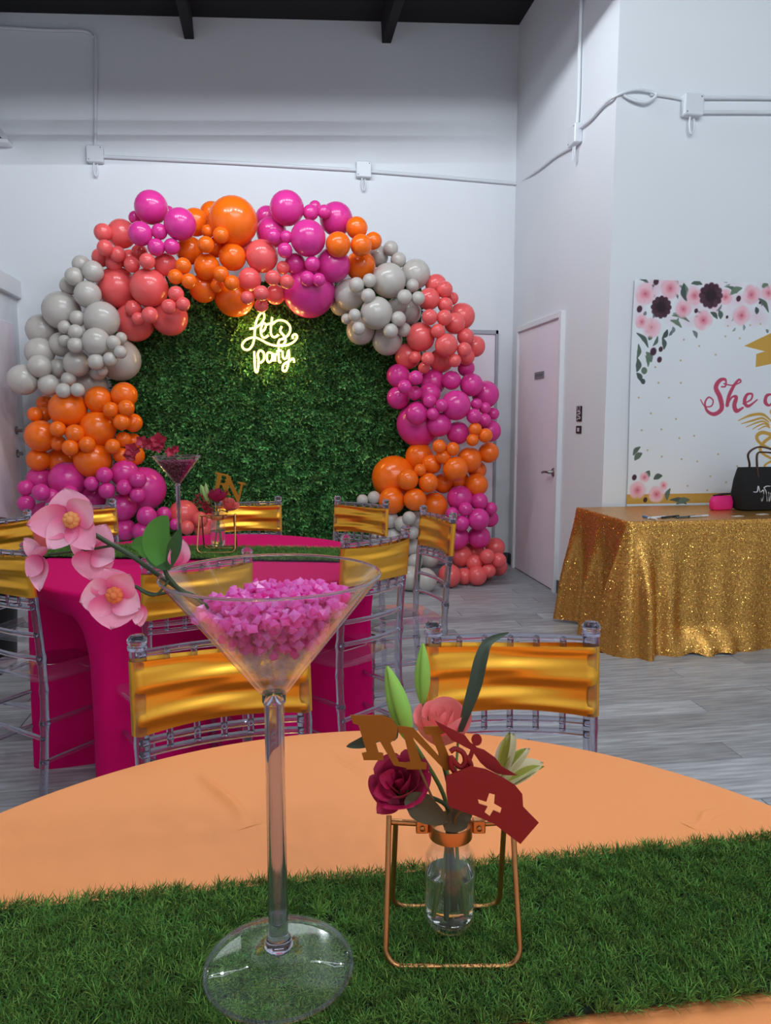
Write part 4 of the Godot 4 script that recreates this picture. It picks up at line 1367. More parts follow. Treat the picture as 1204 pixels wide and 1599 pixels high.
func things_on_sequins() -> void:
	var y := TABLE_Y + 0.002
	# black tote with brown handles
	var at := on_y(1148, 797, y)
	var c := Vector3(at.x + 0.235, y, at.z - 0.02)
	var bag := thing("tote_bag", "black canvas tote with brown handles and white script lettering", "bag", c)
	var black := mat(Color(0.035, 0.037, 0.045), 0.85)
	bump(black, 128, 0.3, 0.03, 10.0, 13)
	part("bag_body", rounded([[0.001, 0.0, 0.0], [0.001, 0.20, 0.06], [0.012, 0.222, 0.075], [0.10, 0.228, 0.078], [0.19, 0.222, 0.06], [0.245, 0.213, 0.042], [0.262, 0.210, 0.036], [0.262, 0.20, 0.03], [0.20, 0.0, 0.0]], c, 0.0), black, bag)
	for e in [-1.0, 1.0]:
		var s := Shape.new()
		var z: float = c.z + 0.036 * e
		s.tube(curve([Vector3(c.x - 0.115, y + 0.20, z + 0.012 * e), Vector3(c.x - 0.118, y + 0.275, z), Vector3(c.x - 0.125 + 0.012 * e, y + 0.345, z - 0.01 * e), Vector3(c.x - 0.07, y + 0.385 - (0.03 if e > 0 else 0.0), z - 0.012 * e), Vector3(c.x + 0.04, y + 0.36 - (0.02 if e > 0 else 0.0), z - 0.012 * e), Vector3(c.x + 0.11, y + 0.30, z), Vector3(c.x + 0.118, y + 0.20, z + 0.012 * e)], 6), 0.009, 8, 0.6)
		part("handle", s, mat(Color(0.27, 0.13, 0.075), 0.5), bag)
	var ink := Shape.new()
	for st in [[[775, 1140], [828, 1136], [852, 1062], [888, 1270], [918, 1120], [880, 1140]], [[925, 1085], [950, 1140], [962, 1270]], [[920, 1085], [965, 1062], [1010, 1062]], [[985, 1140], [990, 1272], [1012, 1150]], [[1012, 1150], [1022, 1270], [1060, 1200], [1110, 1195]]]:
		var ps := []
		for q in st:
			var p := on_z(1090 + q[0] * 0.11254, 640 + q[1] * 0.11254, c.z + 0.078)
			ps.append(p + Vector3(0, 0, -0.004 - 0.018 * smooth(y + 0.10, y + 0.22, p.y) * 0.6))
		ink.tube(curve(ps, 5), 0.0045, 6, 0.6)
	part("lettering", ink, mat(Color(0.85, 0.86, 0.88), 0.6), bag)
	# pink pouch leaning on it
	at = on_y(1130, 797, y)
	var pouch := thing("pouch", "small hot pink pouch with a dark zip leaning on the tote", "pouch", Vector3(at.x, y, at.z - 0.03))
	var pk := mat(Color(0.86, 0.10, 0.46), 0.6)
	part("pouch_body", rounded([[0.0, 0.0, 0.0], [0.0, 0.06, 0.022], [0.008, 0.072, 0.03], [0.05, 0.076, 0.03], [0.085, 0.068, 0.016], [0.092, 0.0, 0.0]], pouch.position, 0.12, 0.5, 32), pk, pouch)
	var zip := Shape.new()
	zip.tube(curve([pouch.position + Vector3(-0.058, 0.088, 0.006), pouch.position + Vector3(0, 0.097, 0.002), pouch.position + Vector3(0.06, 0.098, -0.006)]), 0.006, 8)
	part("zip", zip, mat(Color(0.10, 0.03, 0.08), 0.6), pouch)
	# pens and slips of paper near the front edge
	var pens := [[1004, 806, 1030, 812, Color(0.25, 0.52, 0.78), "blue pen with a white cap at the left of the pens on the gold cloth"], [1012, 809, 1046, 806, Color(0.88, 0.90, 0.92), "white pen lying across the blue one on the gold cloth"], [1034, 808, 1066, 805, Color(0.14, 0.18, 0.22), "dark pen in the middle of the row on the gold cloth"], [1056, 808, 1086, 806, Color(0.30, 0.36, 0.38), "slate grey pen right of the dark one on the gold cloth"], [1078, 807, 1106, 805, Color(0.72, 0.76, 0.78), "pale grey pen at the right of the row on the gold cloth"]]
	for q in pens:
		var a := on_y(q[0], q[1], y + 0.006)
		var b := on_y(q[2], q[3], y + 0.006)
		b = a + (b - a).limit_length(0.14)
		var pen := thing("pen", q[5], "pen", a, 0.0, "pens on the sequin cloth")
		var s := Shape.new()
		s.tube([a, a.lerp(b, 0.62)], 0.0055, 10)
		part("barrel", s, mat(q[4], 0.35), pen)
		s = Shape.new()
		s.tube([a.lerp(b, 0.62), a.lerp(b, 0.98), b], [0.0062, 0.0062, 0.004], 10)
		part("cap", s, mat(Color(0.85, 0.86, 0.88) if q[4].b > 0.5 else Color(0.1, 0.1, 0.12), 0.35), pen)
	for q in [[1152, 806, "white scrap of paper before the tote on the gold cloth"], [1190, 803, "white paper slip under the tote's lettering on the gold cloth"]]:
		var p := on_y(q[0], q[1], y + 0.001)
		var s := Shape.new()
		s.box(p, Vector3(0.07, 0.002, 0.03), 0.0, Basis(Vector3.UP, 0.3))
		single("paper_slip", s, mat(Color(0.78, 0.76, 0.72), 0.7), p, q[2], "paper", "slips on the sequin cloth")


# ---------------------------------------------------------------- the tall glasses
func crystal(seed_: int) -> ArrayMesh:      # an uneven little faceted bead, about one unit across
	var r := RandomNumberGenerator.new()
	r.seed = seed_
	var ring := []
	for k in 5:
		var a := TAU * (k + r.randf() * 0.5) / 5
		ring.append(Vector3(cos(a), r.randf_range(-0.3, 0.3), sin(a)) * r.randf_range(0.42, 0.56))
	var top := Vector3(r.randf_range(-0.15, 0.15), 0.52, r.randf_range(-0.15, 0.15))
	var low := Vector3(r.randf_range(-0.15, 0.15), -0.52, r.randf_range(-0.15, 0.15))
	var s := Shape.new()
	for k in 5:
		for q in [top, low]:
			var mid: Vector3 = (ring[k] + ring[(k + 1) % 5] + q) / 3.0
			s.face([ring[k], ring[(k + 1) % 5], q], ((ring[(k + 1) % 5] - ring[k]).cross(q - ring[k]) * signf((ring[(k + 1) % 5] - ring[k]).cross(q - ring[k]).dot(mid))).normalized())
	return s.mesh()

func tall_glass(at: Vector3, label: String) -> Node3D:      # foot 0.145 across, rim 0.20 across, 0.392 high
	var t := thing("martini_glass", label, "glass vase", at)
	var s := Shape.new()
	s.lathe([Vector2(0, 0.001), Vector2(0.068, 0.001), Vector2(0.0715, 0.0035), Vector2(0.0705, 0.0058), Vector2(0.055, 0.0064), Vector2(0.030, 0.0082), Vector2(0.018, 0.0125), Vector2(0.0125, 0.024)], 72, at)
	part("foot", s, M.glass, t)
	s = Shape.new()
	var ring := []
	var lip := []
	for k in 72:
		var a := TAU * k / 72
		ring.append(at + Vector3(cos(a) * 0.0708, 0.0038, sin(a) * 0.0708))
		lip.append(at + Vector3(cos(a) * 0.0992, 0.3925, sin(a) * 0.0992))
	s.tube(ring, 0.0021, 10, 1.0, true)
	part("foot_rim", s, M.acrylic_rod, t)
	s = Shape.new()
	s.tube(lip, 0.0013, 8, 1.0, true)
	part("bowl_rim", s, M.acrylic_rod, t)
	s = Shape.new()
	s.lathe([Vector2(0, 0.022), Vector2(0.0125, 0.022), Vector2(0.0140, 0.026), Vector2(0.0125, 0.031), Vector2(0.0095, 0.036), Vector2(0.0092, 0.15), Vector2(0.0092, 0.268), Vector2(0.0110, 0.272), Vector2(0.0110, 0.280), Vector2(0, 0.280)], 32, at)
	s.lathe([Vector2(0, 0.274), Vector2(0.0062, 0.270), Vector2(0.0062, 0.05), Vector2(0, 0.044)], 24, at)
	part("stem", s, M.acrylic_rod, t)
	s = Shape.new()
	s.lathe([Vector2(0, 0.280), Vector2(0.0135, 0.281), Vector2(0.0985, 0.390), Vector2(0.1000, 0.3925), Vector2(0.0985, 0.3935), Vector2(0.0965, 0.391), Vector2(0.0118, 0.2845), Vector2(0, 0.2835)], 72, at)
	part("bowl", s, M.glass, t)
	return t

func heap(called: String, at: Vector3, low: float, high: float, mound: float, size: float, m: Material, dark: Color, pale: Color, label: String, category: String, lean := 0.0) -> void:
	var t := thing(called, label, category, at + Vector3(0, low, 0))
	var kinds := [[], [], []]
	var tints := [[], [], []]
	var y := low
	var layer := 0
	while y < high + mound:
		var wall := 0.0118 + (minf(y, high) - 0.2845) * 0.795 - size * 0.55
		if y > high: wall *= sqrt(maxf(0.0, 1.0 - (y - high) / (mound + 0.0001)))
		var step := size * 0.86
		var x := -wall
		while x <= wall:
			var z := -wall
			while z <= wall:
				var p := Vector2(x, z) + Vector2(rng.randf_range(-0.4, 0.4), rng.randf_range(-0.4, 0.4)) * step
				var d := p.length()
				if d < wall and (d > wall - size * 1.9 or y > high - size * 1.3):
					var k := rng.randi() % 3
					var b := Basis.from_euler(Vector3(rng.randf() * TAU, rng.randf() * TAU, rng.randf() * TAU)).scaled(Vector3.ONE * size * rng.randf_range(0.95, 1.3))
					kinds[k].append(Transform3D(b, Vector3(p.x, y - low + rng.randf_range(-0.3, 0.5) * size + lean * p.x * smooth(low, high, y), p.y)))
					tints[k].append(dark.lerp(pale, rng.randf()))
				z += step
			x += step
		y += size * 0.72
		layer += 1
	for k in 3:
		scatter("crystals", crystal(60 + k), m, kinds[k], tints[k], t, "")
	t.set_meta("kind", "stuff")


# ---------------------------------------------------------------- flowers
func petal(base: Vector3, dir: Vector3, face_: Vector3, length: float, wide: float, cup: float, curl: float, tip := 0.5, rows := 9, cols := 7) -> Shape:
	var side := dir.cross(face_).normalized()
	var pts := []
	for i in rows:
		var f := i / float(rows - 1)
		var w := wide * 0.5 * pow(sin(PI * pow(clampf(f * 0.97 + 0.03, 0, 1), tip)), 0.75)
		for j in cols:
			var u := -1.0 + 2.0 * j / (cols - 1)
			var p := base + dir * length * f + side * w * u
			p += face_ * (cup * length * (u * u * 0.55 * sin(PI * f) + 0.0) + curl * length * f * f + 0.012 * length * sin(9.0 * f + 5.0 * u))
			pts.append(p)
	var s := Shape.new()
	s.grid(pts, rows, cols)
	return s

func petal_mat(c: Color) -> StandardMaterial3D:
	var m := mat(c, 0.55)
	m.backlight_enabled = true
	m.backlight = Color(0.16, 0.16, 0.16)
	m.rim_enabled = true
	m.rim = 0.08
	m.rim_tint = 0.6
	return m

func shaded_petal(base: Color, tip: Color) -> StandardMaterial3D:      # petals whose own colour deepens towards the heart
	var m := petal_mat(Color.WHITE)
	var g := Gradient.new()
	g.set_color(0, base)
	g.set_color(1, tip)
	g.set_offset(1, 0.55)
	var t := GradientTexture2D.new()
	t.gradient = g
	t.width = 8
	t.height = 64
	t.fill_from = Vector2(0, 0)
	t.fill_to = Vector2(0, 1)
	m.albedo_texture = t
	return m

func rose(t: Node3D, c: Vector3, r: float, up: Vector3, m: Material, loose := 1.0, turn := 0.0) -> void:      # whorls of wrapped petals
	var a1 := up.cross(Vector3(0.31, 0.2, 0.93)).normalized()
	var a2 := up.cross(a1)
	var whorls := [[0.20, 3, 1.0, 1.15, 0.0], [0.42, 3, 1.02, 1.0, 0.06], [0.66, 4, 0.98, 0.85, 0.16], [0.90, 5, 0.86, 0.72, 0.34]]
	for wn in whorls.size():
		var q: Array = whorls[wn]
		for k in q[1]:
			var mid: float = turn + TAU * (k + 0.37 * wn) / q[1]
			var pts := []
			var rows := 8
			var cols := 9
			for i in rows:
				var f := i / float(rows - 1)
				for j in cols:
					var u := -1.0 + 2.0 * j / (cols - 1)
					var a: float = mid + u * q[3] * pow(sin(PI * clampf(0.12 + f * 0.70, 0, 1)), 0.6)
					var rr: float = r * q[0] * (0.25 + 0.95 * pow(sin(PI * 0.5 * minf(1.0, f * 1.25)), 0.8)) * (1.0 + 0.04 * k)
					var lip: float = q[4] * loose * smooth(0.62, 1.0, f) * r
					var y: float = r * (-0.85 + 1.75 * q[2] * f - 0.18 * u * u * f - 0.5 * q[4] * loose * smooth(0.7, 1.0, f)) 
					pts.append(c + (a1 * cos(a) + a2 * sin(a)) * (rr + lip) + up * y)
			var s := Shape.new()
			s.grid(pts, rows, cols)
			part("petal", s, m, t)
	var b := Shape.new()
	b.lathe([Vector2(0, -1.15 * r), Vector2(0.16 * r, -1.1 * r), Vector2(0.34 * r, -0.8 * r), Vector2(0.26 * r, -0.55 * r), Vector2(0, -0.5 * r)], 14, c, Basis(a1, up, a1.cross(up)))
	part("calyx", b, M.stem, t)

func stalk(t: Node3D, ps: Array, r: float, m: Material) -> void:
	var s := Shape.new()
	s.tube(curve(ps, 6), r, 8)
	part("stem", s, m, t)

func lily_bud(t: Node3D, base: Vector3, tip: Vector3, r: float, m: Material) -> void:
	var up := (tip - base).normalized()
	var a1 := up.cross(Vector3(0, 0.1, 1)).normalized()
	var a2 := up.cross(a1)
	var pts := []
	var l := base.distance_to(tip)
	for i in 19:
		var f := i / 18.0
		var rr := r * pow(sin(PI * clampf(0.05 + 0.93 * f, 0, 1)), 0.72) * (1.08 - 0.28 * f)
		for j in 36:
			var a := TAU * j / 36
			var groove := 1.0 - 0.30 * pow(absf(cos(1.5 * a + 0.5)), 14.0)
			pts.append(base + up * l * f + (a1 * cos(a) + a2 * sin(a)) * rr * groove)
	var s := Shape.new()
	s.grid(pts, 19, 36, true)
	part("bud", s, m, t)

func leaf_shape(ps: Array, wide: float, fold: float, face_: Vector3) -> Shape:      # a blade along a line of points
	var line := curve(ps, 6)
	var pts := []
	for i in line.size():
		var f := i / float(line.size() - 1)
		var dir: Vector3 = (line[mini(i + 1, line.size() - 1)] - line[maxi(i - 1, 0)]).normalized()
		var side := dir.cross(face_).normalized()
		var w := wide * 0.5 * pow(sin(PI * clampf(0.04 + 0.95 * f, 0, 1)), 0.85)
		for j in 7:
			var u := -1.0 + j / 3.0
			pts.append(line[i] + side * w * u + face_ * fold * w * absf(u))
	var s := Shape.new()
	s.grid(pts, line.size(), 7)
	return s


# ---------------------------------------------------------------- small hanging-bottle stands
func bud_stand(c: Vector3, turn: float, label: String, bottle_label: String, k := 1.0) -> Node3D:
	var f := Basis(Vector3.UP, turn) * k
	var P := func(x: float, y: float, z: float) -> Vector3: return c + f * Vector3(x, y, z)
	var t := thing("bottle_stand", label, "flower stand", c)
	var top := 0.136
	for frame in [[0.063, 0.046, 1.0, 0.0], [0.056, -0.047, 0.93, -0.0065]]:
		var w: float = frame[0]
		var z: float = frame[1]
		var path := [P.call(-w, top * frame[2], frame[3])]
		var rr := 0.016
		for q in [[-1.0, PI, 1.5 * PI], [1.0, 1.5 * PI, TAU]]:
			for i in 7:
				var a := lerpf(q[1], q[2], i / 6.0)
				var x: float = q[0] * (w - rr) + cos(a) * rr
				var y := 0.0035 + rr + sin(a) * rr
				path.append(P.call(x * lerpf(1.0, 1.06, 1.0 - y / top), y, lerpf(z, frame[3], y / top)))
		path.append(P.call(w, top * frame[2], frame[3]))
		var s := Shape.new()
		s.tube(path, 0.0029 * k, 10)
		part("wire_frame", s, M.gold_wire, t)
	var bar_y := 0.128
	for e in [-1.0, 1.0]:
		var s := Shape.new()
		s.tube([P.call(e * 0.062, bar_y, -0.003), P.call(e * 0.030, bar_y - 0.002, -0.003)], 0.0033 * k, 8)
		part("crossbar", s, M.gold_wire, t)
		s = Shape.new()
		s.box(P.call(e * 0.029, bar_y - 0.003, -0.001), Vector3(0.013, 0.014, 0.009) * k, 0.001, Basis(Vector3.UP, turn))
		s.lathe([Vector2(0, 0), Vector2(0.0028, 0), Vector2(0.0028, 0.0015), Vector2(0, 0.002)], 10, P.call(e * 0.029, bar_y - 0.004, 0.0035), f.orthonormalized() * Basis(Vector3(1, 0, 0), PI / 2))
		part("bracket", s, M.gold_wire, t)
	var ring := Shape.new()
	ring.lathe([Vector2(0.0210, 0.115), Vector2(0.0224, 0.115), Vector2(0.0224, 0.129), Vector2(0.0210, 0.129), Vector2(0.0210, 0.115)], 36, c, f)
	part("collar", ring, M.gold_wire, t)
	# the bottle hung in the collar, with its water
	var b := thing("glass_bottle", bottle_label, "bottle", c + Vector3(0, 0.018, 0) * k)
	var s2 := Shape.new()
	s2.lathe([Vector2(0, 0.0155), Vector2(0.014, 0.0150), Vector2(0.0215, 0.0185), Vector2(0.0255, 0.027), Vector2(0.0262, 0.040), Vector2(0.0262, 0.082), Vector2(0.0250, 0.094), Vector2(0.0205, 0.103), Vector2(0.0188, 0.109), Vector2(0.0188, 0.134), Vector2(0.0215, 0.137), Vector2(0.0215, 0.143), Vector2(0.0195, 0.145), Vector2(0.0175, 0.143), Vector2(0.0172, 0.110), Vector2(0.0190, 0.103), Vector2(0.0235, 0.093), Vector2(0.0247, 0.082)], 40, c, f)
	part("bottle_glass", s2, M.glass, b)
	s2 = Shape.new()
	s2.lathe([Vector2(0, 0.021), Vector2(0.0195, 0.022), Vector2(0.0240, 0.030), Vector2(0.0248, 0.040), Vector2(0.0248, 0.074), Vector2(0.0235, 0.0755), Vector2(0, 0.0755)], 40, c, f)
	part("water", s2, M.water, b)
	return t

func flat_letters(text: String, size: float, depth: float) -> Mesh:
	var tm := TextMesh.new()
	var font := SystemFont.new()
	font.font_names = PackedStringArray(["Droid Serif"])
	font.font_weight = 700
	tm.font = font
	tm.text = text
	tm.font_size = 64
	tm.pixel_size = size / 64.0
	tm.depth = depth
	tm.curve_step = 1.0
	return tm

func crop(zx: float, zy: float, z: float) -> Vector3:      # measured in a close-up of the small bouquet
	return on_z(520.0 + zx * 0.299, 960.0 + zy * 0.299, z)

func card(called: String, outline: Array, z: float, m: Material, t: Node3D, step := 0) -> void:      # a shape cut from stiff card, standing upright
	var o := crop(outline[0][0], outline[0][1], z)
	var poly := PackedVector2Array()
	for q in outline:
		var p := crop(q[0], q[1], z) - o
		poly.append(Vector2(p.x, p.y))
	var s := Shape.new()
	s.prism(poly, 0.0012, Transform3D(Basis.IDENTITY, o))
	part(called, s, m, t)

func build_near_centrepieces() -> void:
	M.stem = mat(Color(0.36, 0.46, 0.22), 0.5)
	M.stem_dark = mat(Color(0.20, 0.26, 0.15), 0.55)
	M.stem_wet = mat(Color(0.46, 0.34, 0.20), 0.5)
	var top := TABLE_Y + 0.0085
	var at := on_y(436, 1520, top)
	at.y = top + 0.0055
	tall_glass(at, "tall clear martini-shaped vase on the orange table's grass runner, filled with bright pink crystals")
	var pink := mat(Color.WHITE, 0.18)
	pink.vertex_color_use_as_albedo = true
	pink.clearcoat_enabled = true
	pink.clearcoat = 0.2
	pink.subsurf_scatter_enabled = true
	pink.subsurf_scatter_strength = 0.6
	pink.backlight_enabled = true
	pink.backlight = Color(1.0, 1.0, 1.0)
	heap("pink_crystals", at, 0.331, 0.366, 0.011, 0.0092, pink, Color(1.0, 0.12, 0.60), Color(1.0, 0.34, 0.83), "bright pink acrylic crystals heaped in the nearest tall glass", "beads", 0.09)
	var dim := clear(Color(0.86, 0.70, 0.80), 0.10, 0.06)
	heap("clear_crystals", at, 0.288, 0.332, 0.0, 0.0092, dim, Color(0.8, 0.6, 0.7), Color(0.9, 0.75, 0.85), "clear damp crystals in the tip of the nearest tall glass", "beads")

	# silk orchid branch standing in the crystals
	var br := thing("orchid_branch", "pink silk orchid branch leaning left out of the nearest tall glass", "orchid", on_z(375, 968, at.z - 0.02))
	var za := at.z - 0.02
	var G := func(px: float, py: float, dz: float) -> Vector3: return on_z(px, py, za + dz)
	stalk(br, [G.call(375, 968, 0), G.call(320, 945, 0.005), G.call(258, 905, 0.01), G.call(205, 868, 0.0), G.call(165, 845, -0.01), G.call(133, 826, -0.01)], 0.0022, M.stem_dark)
	stalk(br, [G.call(357, 972, 0.004), G.call(300, 938, 0.01), G.call(262, 900, 0.012), G.call(258, 880, 0.012)], 0.0020, M.stem_dark)
	stalk(br, [G.call(372, 962, -0.01), G.call(290, 925, 0.0), G.call(240, 928, 0.01), G.call(210, 915, 0.015), G.call(196, 912, 0.015)], 0.0016, M.stem_dark)
	stalk(br, [G.call(175, 852, -0.008), G.call(140, 858, -0.015), G.call(110, 862, -0.02), G.call(76, 866, -0.02)], 0.0012, M.stem_dark)
	stalk(br, [G.call(265, 905, 0.012), G.call(240, 930, 0.02), G.call(205, 912, 0.02)], 0.0012, M.stem_dark)
	var silk := shaded_petal(Color(0.90, 0.22, 0.46), Color(1.0, 0.64, 0.76))
	var silk2 := shaded_petal(Color(0.92, 0.30, 0.52), Color(1.0, 0.72, 0.82))
	var heart := mat(Color(0.93, 0.62, 0.36), 0.7)
	# [centre, facing, petals as (direction in the picture, length px, width px, curl)]
	var blooms := [
		[G.call(115, 811, 0.0), Vector3(-0.10, 0.05, 1.0), [[-8, -42, 62, 0.10], [-58, 6, 50, 0.12], [-30, 38, 42, 0.25], [28, 40, 46, 0.20], [30, -22, 48, 0.45]], heart],
		[G.call(146, 858, -0.02), Vector3(0.30, 0.10, 0.95), [[-30, -22, 42, 0.1], [18, -34, 44, 0.15], [-6, 42, 58, 0.1], [26, 14, 44, 0.3]], null],
		[G.call(66, 870, -0.02), Vector3(-0.55, 0.1, 0.8), [[-28, -24, 30, 0.1], [-8, -12, 40, 0.3], [4, 46, 42, 0.15], [-18, 26, 36, 0.2]], null],
		[G.call(180, 927, 0.02), Vector3(0.05, 0.0, 1.0), [[-12, -36, 56, 0.12], [-44, 8, 56, 0.10], [-6, 46, 66, 0.15], [32, 20, 46, 0.30], [22, -28, 42, 0.35]], mat(Color(0.93, 0.50, 0.28), 0.7)],
		[G.call(276, 882, 0.015), Vector3(0.4, 0.0, 0.9), [[10, -34, 30, 0.1], [-6, -28, 24, 0.2]], null],
		[G.call(216, 944, 0.02), Vector3(0.2, 0.0, 1.0), [[2, 30, 22, 0.1], [-4, 26, 18, 0.2]], null],
	]
	for n in blooms.size():
		var q: Array = blooms[n]
		var fl := Node3D.new()
		fl.position = q[0] - br.position
		place(fl, "orchid_flower" if q[2].size() > 2 else "orchid_bud", br)
		var face_: Vector3 = q[1].normalized()
		var mm := 1.0 / FOCAL * 0.70
		for k in q[2].size():
			var d: Array = q[2][k]
			var dir := (Vector3(d[0], -d[1], 0) * 1.0).normalized()
			dir = (dir - face_ * dir.dot(face_) * 0.7).normalized()
			var len_ := Vector2(d[0], d[1]).length() * mm * 1.12
			part("petal", petal(q[0] + face_ * 0.0007 * k, dir, face_, len_, d[2] * mm * 1.05, 0.22, d[3] * 0.8, 0.72), silk if (k + n) % 2 else silk2, fl)
		if q[3]:
			var s := Shape.new()
			for k in 9:
				var a := TAU * k / 8.0
				var off := (Vector3(cos(a), sin(a), 0) * 0.0042) if k < 8 else Vector3.ZERO
				s.ball(q[0] + off + face_ * (0.006 if k < 8 else 0.009), Vector3.ONE * 0.0036, 8, 6)
			part("stamens", s, q[3], fl)
	var green := petal_mat(Color(0.30, 0.55, 0.16))
	var deep := petal_mat(Color(0.17, 0.34, 0.11))
	for q in [[[[258, 886], [248, 858], [250, 830], [262, 806]], 46, green], [[[255, 888], [238, 862], [222, 850], [204, 852]], 30, green], [[[262, 888], [250, 872], [240, 858], [232, 866]], 36, deep], [[[262, 890], [270, 866], [276, 846], [282, 826]], 22, deep]]:
		var ps := []
		for p in q[0]:
			ps.append(G.call(p[0], p[1], 0.012 + 0.0004 * (p[0] - 250)))
		part("leaf", leaf_shape(ps, q[1] * 0.70 / FOCAL, 0.25, Vector3(-0.25, 0.25, 0.93).normalized()), q[2], br)

	# the gold stand, its bottle and each stem in it
	var c := Vector3(0.1725, top, -0.695)
	bud_stand(c, -0.15, "gold wire stand holding a small bottle on the nearest grass runner", "small clear glass bottle of water hung in the nearest gold stand")
	var mouth := c + Vector3(0, 0.14, 0)
	var foot := c + Vector3(0, 0.03, 0)
	var lily := petal_mat(Color(0.58, 0.78, 0.32))
	lily.backlight_enabled = false
	var t := thing("lily_stem", "larger left green lily bud in the nearest bouquet, split at the tip", "flower", foot)
	stalk(t, [foot + Vector3(-0.013, 0, 0), mouth + Vector3(-0.004, -0.03, 0.002), mouth + Vector3(-0.008, 0.02, 0.002), crop(400, 640, -0.700)], 0.0022, M.stem)
	lily_bud(t, crop(398, 655, -0.700), crop(282, 268, -0.704), 0.0118, lily)
	t = thing("lily_stem", "upright slim green lily bud at the top of the nearest bouquet", "flower", foot)
	stalk(t, [foot + Vector3(0.010, 0, -0.006), mouth + Vector3(0.002, -0.03, -0.004), mouth + Vector3(0.0, 0.03, -0.006), crop(470, 455, -0.745)], 0.0020, M.stem)
	lily_bud(t, crop(468, 462, -0.745), crop(470, 148, -0.748), 0.0092, lily)
	t = thing("rose_stem", "pale pink rose at the centre of the nearest bouquet", "flower", foot)
	stalk(t, [foot + Vector3(0.004, 0.004, -0.004), mouth + Vector3(0, -0.02, 0), mouth + Vector3(0.0, 0.02, -0.006), crop(560, 720, -0.722)], 0.0024, M.stem_dark)
	rose(t, crop(562, 580, -0.722), 0.0235, Vector3(-0.05, 0.97, 0.25).normalized(), petal_mat(Color(1.0, 0.58, 0.58)), 0.45, 0.6)
	t = thing("rose_stem", "drooping magenta rose at the left of the nearest bouquet", "flower", foot)
	stalk(t, [foot + Vector3(-0.004, 0, 0.006), mouth + Vector3(-0.004, -0.02, 0.004), mouth + Vector3(-0.006, 0.01, 0.005), crop(440, 930, -0.690)], 0.0022, M.stem_dark)
	var wine := petal_mat(Color(0.68, 0.02, 0.28))
	rose(t, crop(350, 880, -0.690), 0.0210, Vector3(-0.25, 0.80, 0.55).normalized(), wine, 1.0)
	for q in [[300, 900, 205, 935, 0.022], [320, 930, 225, 1035, 0.026], [320, 860, 235, 845, 0.020]]:
		var a := crop(q[0], q[1], -0.684)
		var b := crop(q[2], q[3], -0.676)
		part("petal", petal(a, (b - a).normalized(), Vector3(0.1, 0.3, 0.95).normalized(), a.distance_to(b), q[4], 0.35, 0.10, 0.62), wine, t)
	t = thing("lily_stem", "cut white and green lily pieces at the right of the nearest bouquet", "flower", foot)
	stalk(t, [foot + Vector3(0.012, 0, 0.002), mouth + Vector3(0.006, -0.02, 0), mouth + Vector3(0.012, 0.012, -0.006), crop(850, 900, -0.722)], 0.0020, M.stem)
	var cream_light := Color(0.7, 0.7, 0.7)
	var cream := petal_mat(Color(0.95, 0.93, 0.76))
	var lime := petal_mat(Color(0.74, 0.76, 0.36))
	cream.backlight = cream_light
	for q in [[850, 890, 950, 622, 0.020, cream], [860, 890, 925, 612, 0.010, lime], [870, 880, 1030, 700, 0.016, cream], [890, 890, 1100, 775, 0.022, cream], [885, 905, 1105, 795, 0.010, lime], [860, 860, 1010, 700, 0.008, lime]]:
		var a := crop(q[0], q[1], -0.722)
		var b := crop(q[2], q[3], -0.716)
		part("petal", petal(a, (b - a).normalized(), Vector3(-0.2, 0.72, 0.62).normalized(), a.distance_to(b), q[4], 0.5, 0.04, 0.85), q[5], t)
	t = thing("leaf_blade", "long dark green willow-like leaf curving up beside the pink rose", "leaf", mouth)
	var slate := petal_mat(Color(0.20, 0.27, 0.20))
	part("blade", leaf_shape([crop(655, 640, -0.715), crop(700, 500, -0.716), crop(745, 360, -0.718), crop(775, 230, -0.722), crop(815, 140, -0.728), crop(920, 92, -0.735)], 0.0145, 0.30, Vector3(-0.45, 0.1, 0.88).normalized()), slate, t)
	stalk(t, [mouth + Vector3(0, -0.03, 0), mouth + Vector3(0.004, 0.03, 0), crop(655, 640, -0.715)], 0.0014, M.stem)
	var olive := petal_mat(Color(0.27, 0.22, 0.10))
	for q in [[[[590, 1080], [500, 1030], [420, 985], [372, 975]], 0.026, -0.668, "olive-brown leaf pointing left over the nearest bottle's neck"], [[[585, 1120], [630, 1085], [680, 1050], [728, 1040]], 0.022, -0.668, "olive-brown leaf pointing right over the nearest bottle's neck"]]:
		t = thing("leaf_blade", q[3], "leaf", mouth)
		var ps := []
		for p in q[0]:
			ps.append(crop(p[0], p[1], q[2]))
		part("blade", leaf_shape(ps, q[1], 0.2, Vector3(0, 0.45, 0.9).normalized()), olive, t)
		stalk(t, [mouth + Vector3(0, -0.04, 0.0), mouth + Vector3(0, -0.008, 0.010), ps[0]], 0.0012, M.stem_wet)
	t = thing("leaf_blade", "small dark green leaf poking out left behind the gold letters", "leaf", crop(155, 670, -0.680))
	part("blade", leaf_shape([crop(300, 640, -0.690), crop(215, 640, -0.682), crop(150, 668, -0.680), crop(70, 688, -0.680)], 0.012, 0.2, Vector3(0, 0.3, 0.95).normalized()), slate, t)
	part("blade", leaf_shape([crop(330, 650, -0.690), crop(260, 580, -0.690), crop(185, 590, -0.688)], 0.022, 0.2, Vector3(0.1, 0.2, 0.95).normalized()), slate, t)

	# three cut-outs of glitter card on picks
	var zc := -0.660
	var rn := thing("letter_pick", "gold glitter card letters RN in the nearest bouquet", "topper", crop(400, 1000, zc))
	card("letter_r", [[90, 524], [255, 524], [312, 545], [338, 590], [330, 640], [300, 668], [345, 770], [392, 772], [392, 800], [318, 785], [246, 662], [222, 660], [238, 718], [262, 722], [264, 758], [160, 758], [150, 722], [176, 716], [132, 575], [104, 566]], zc, M.card_gold, rn)
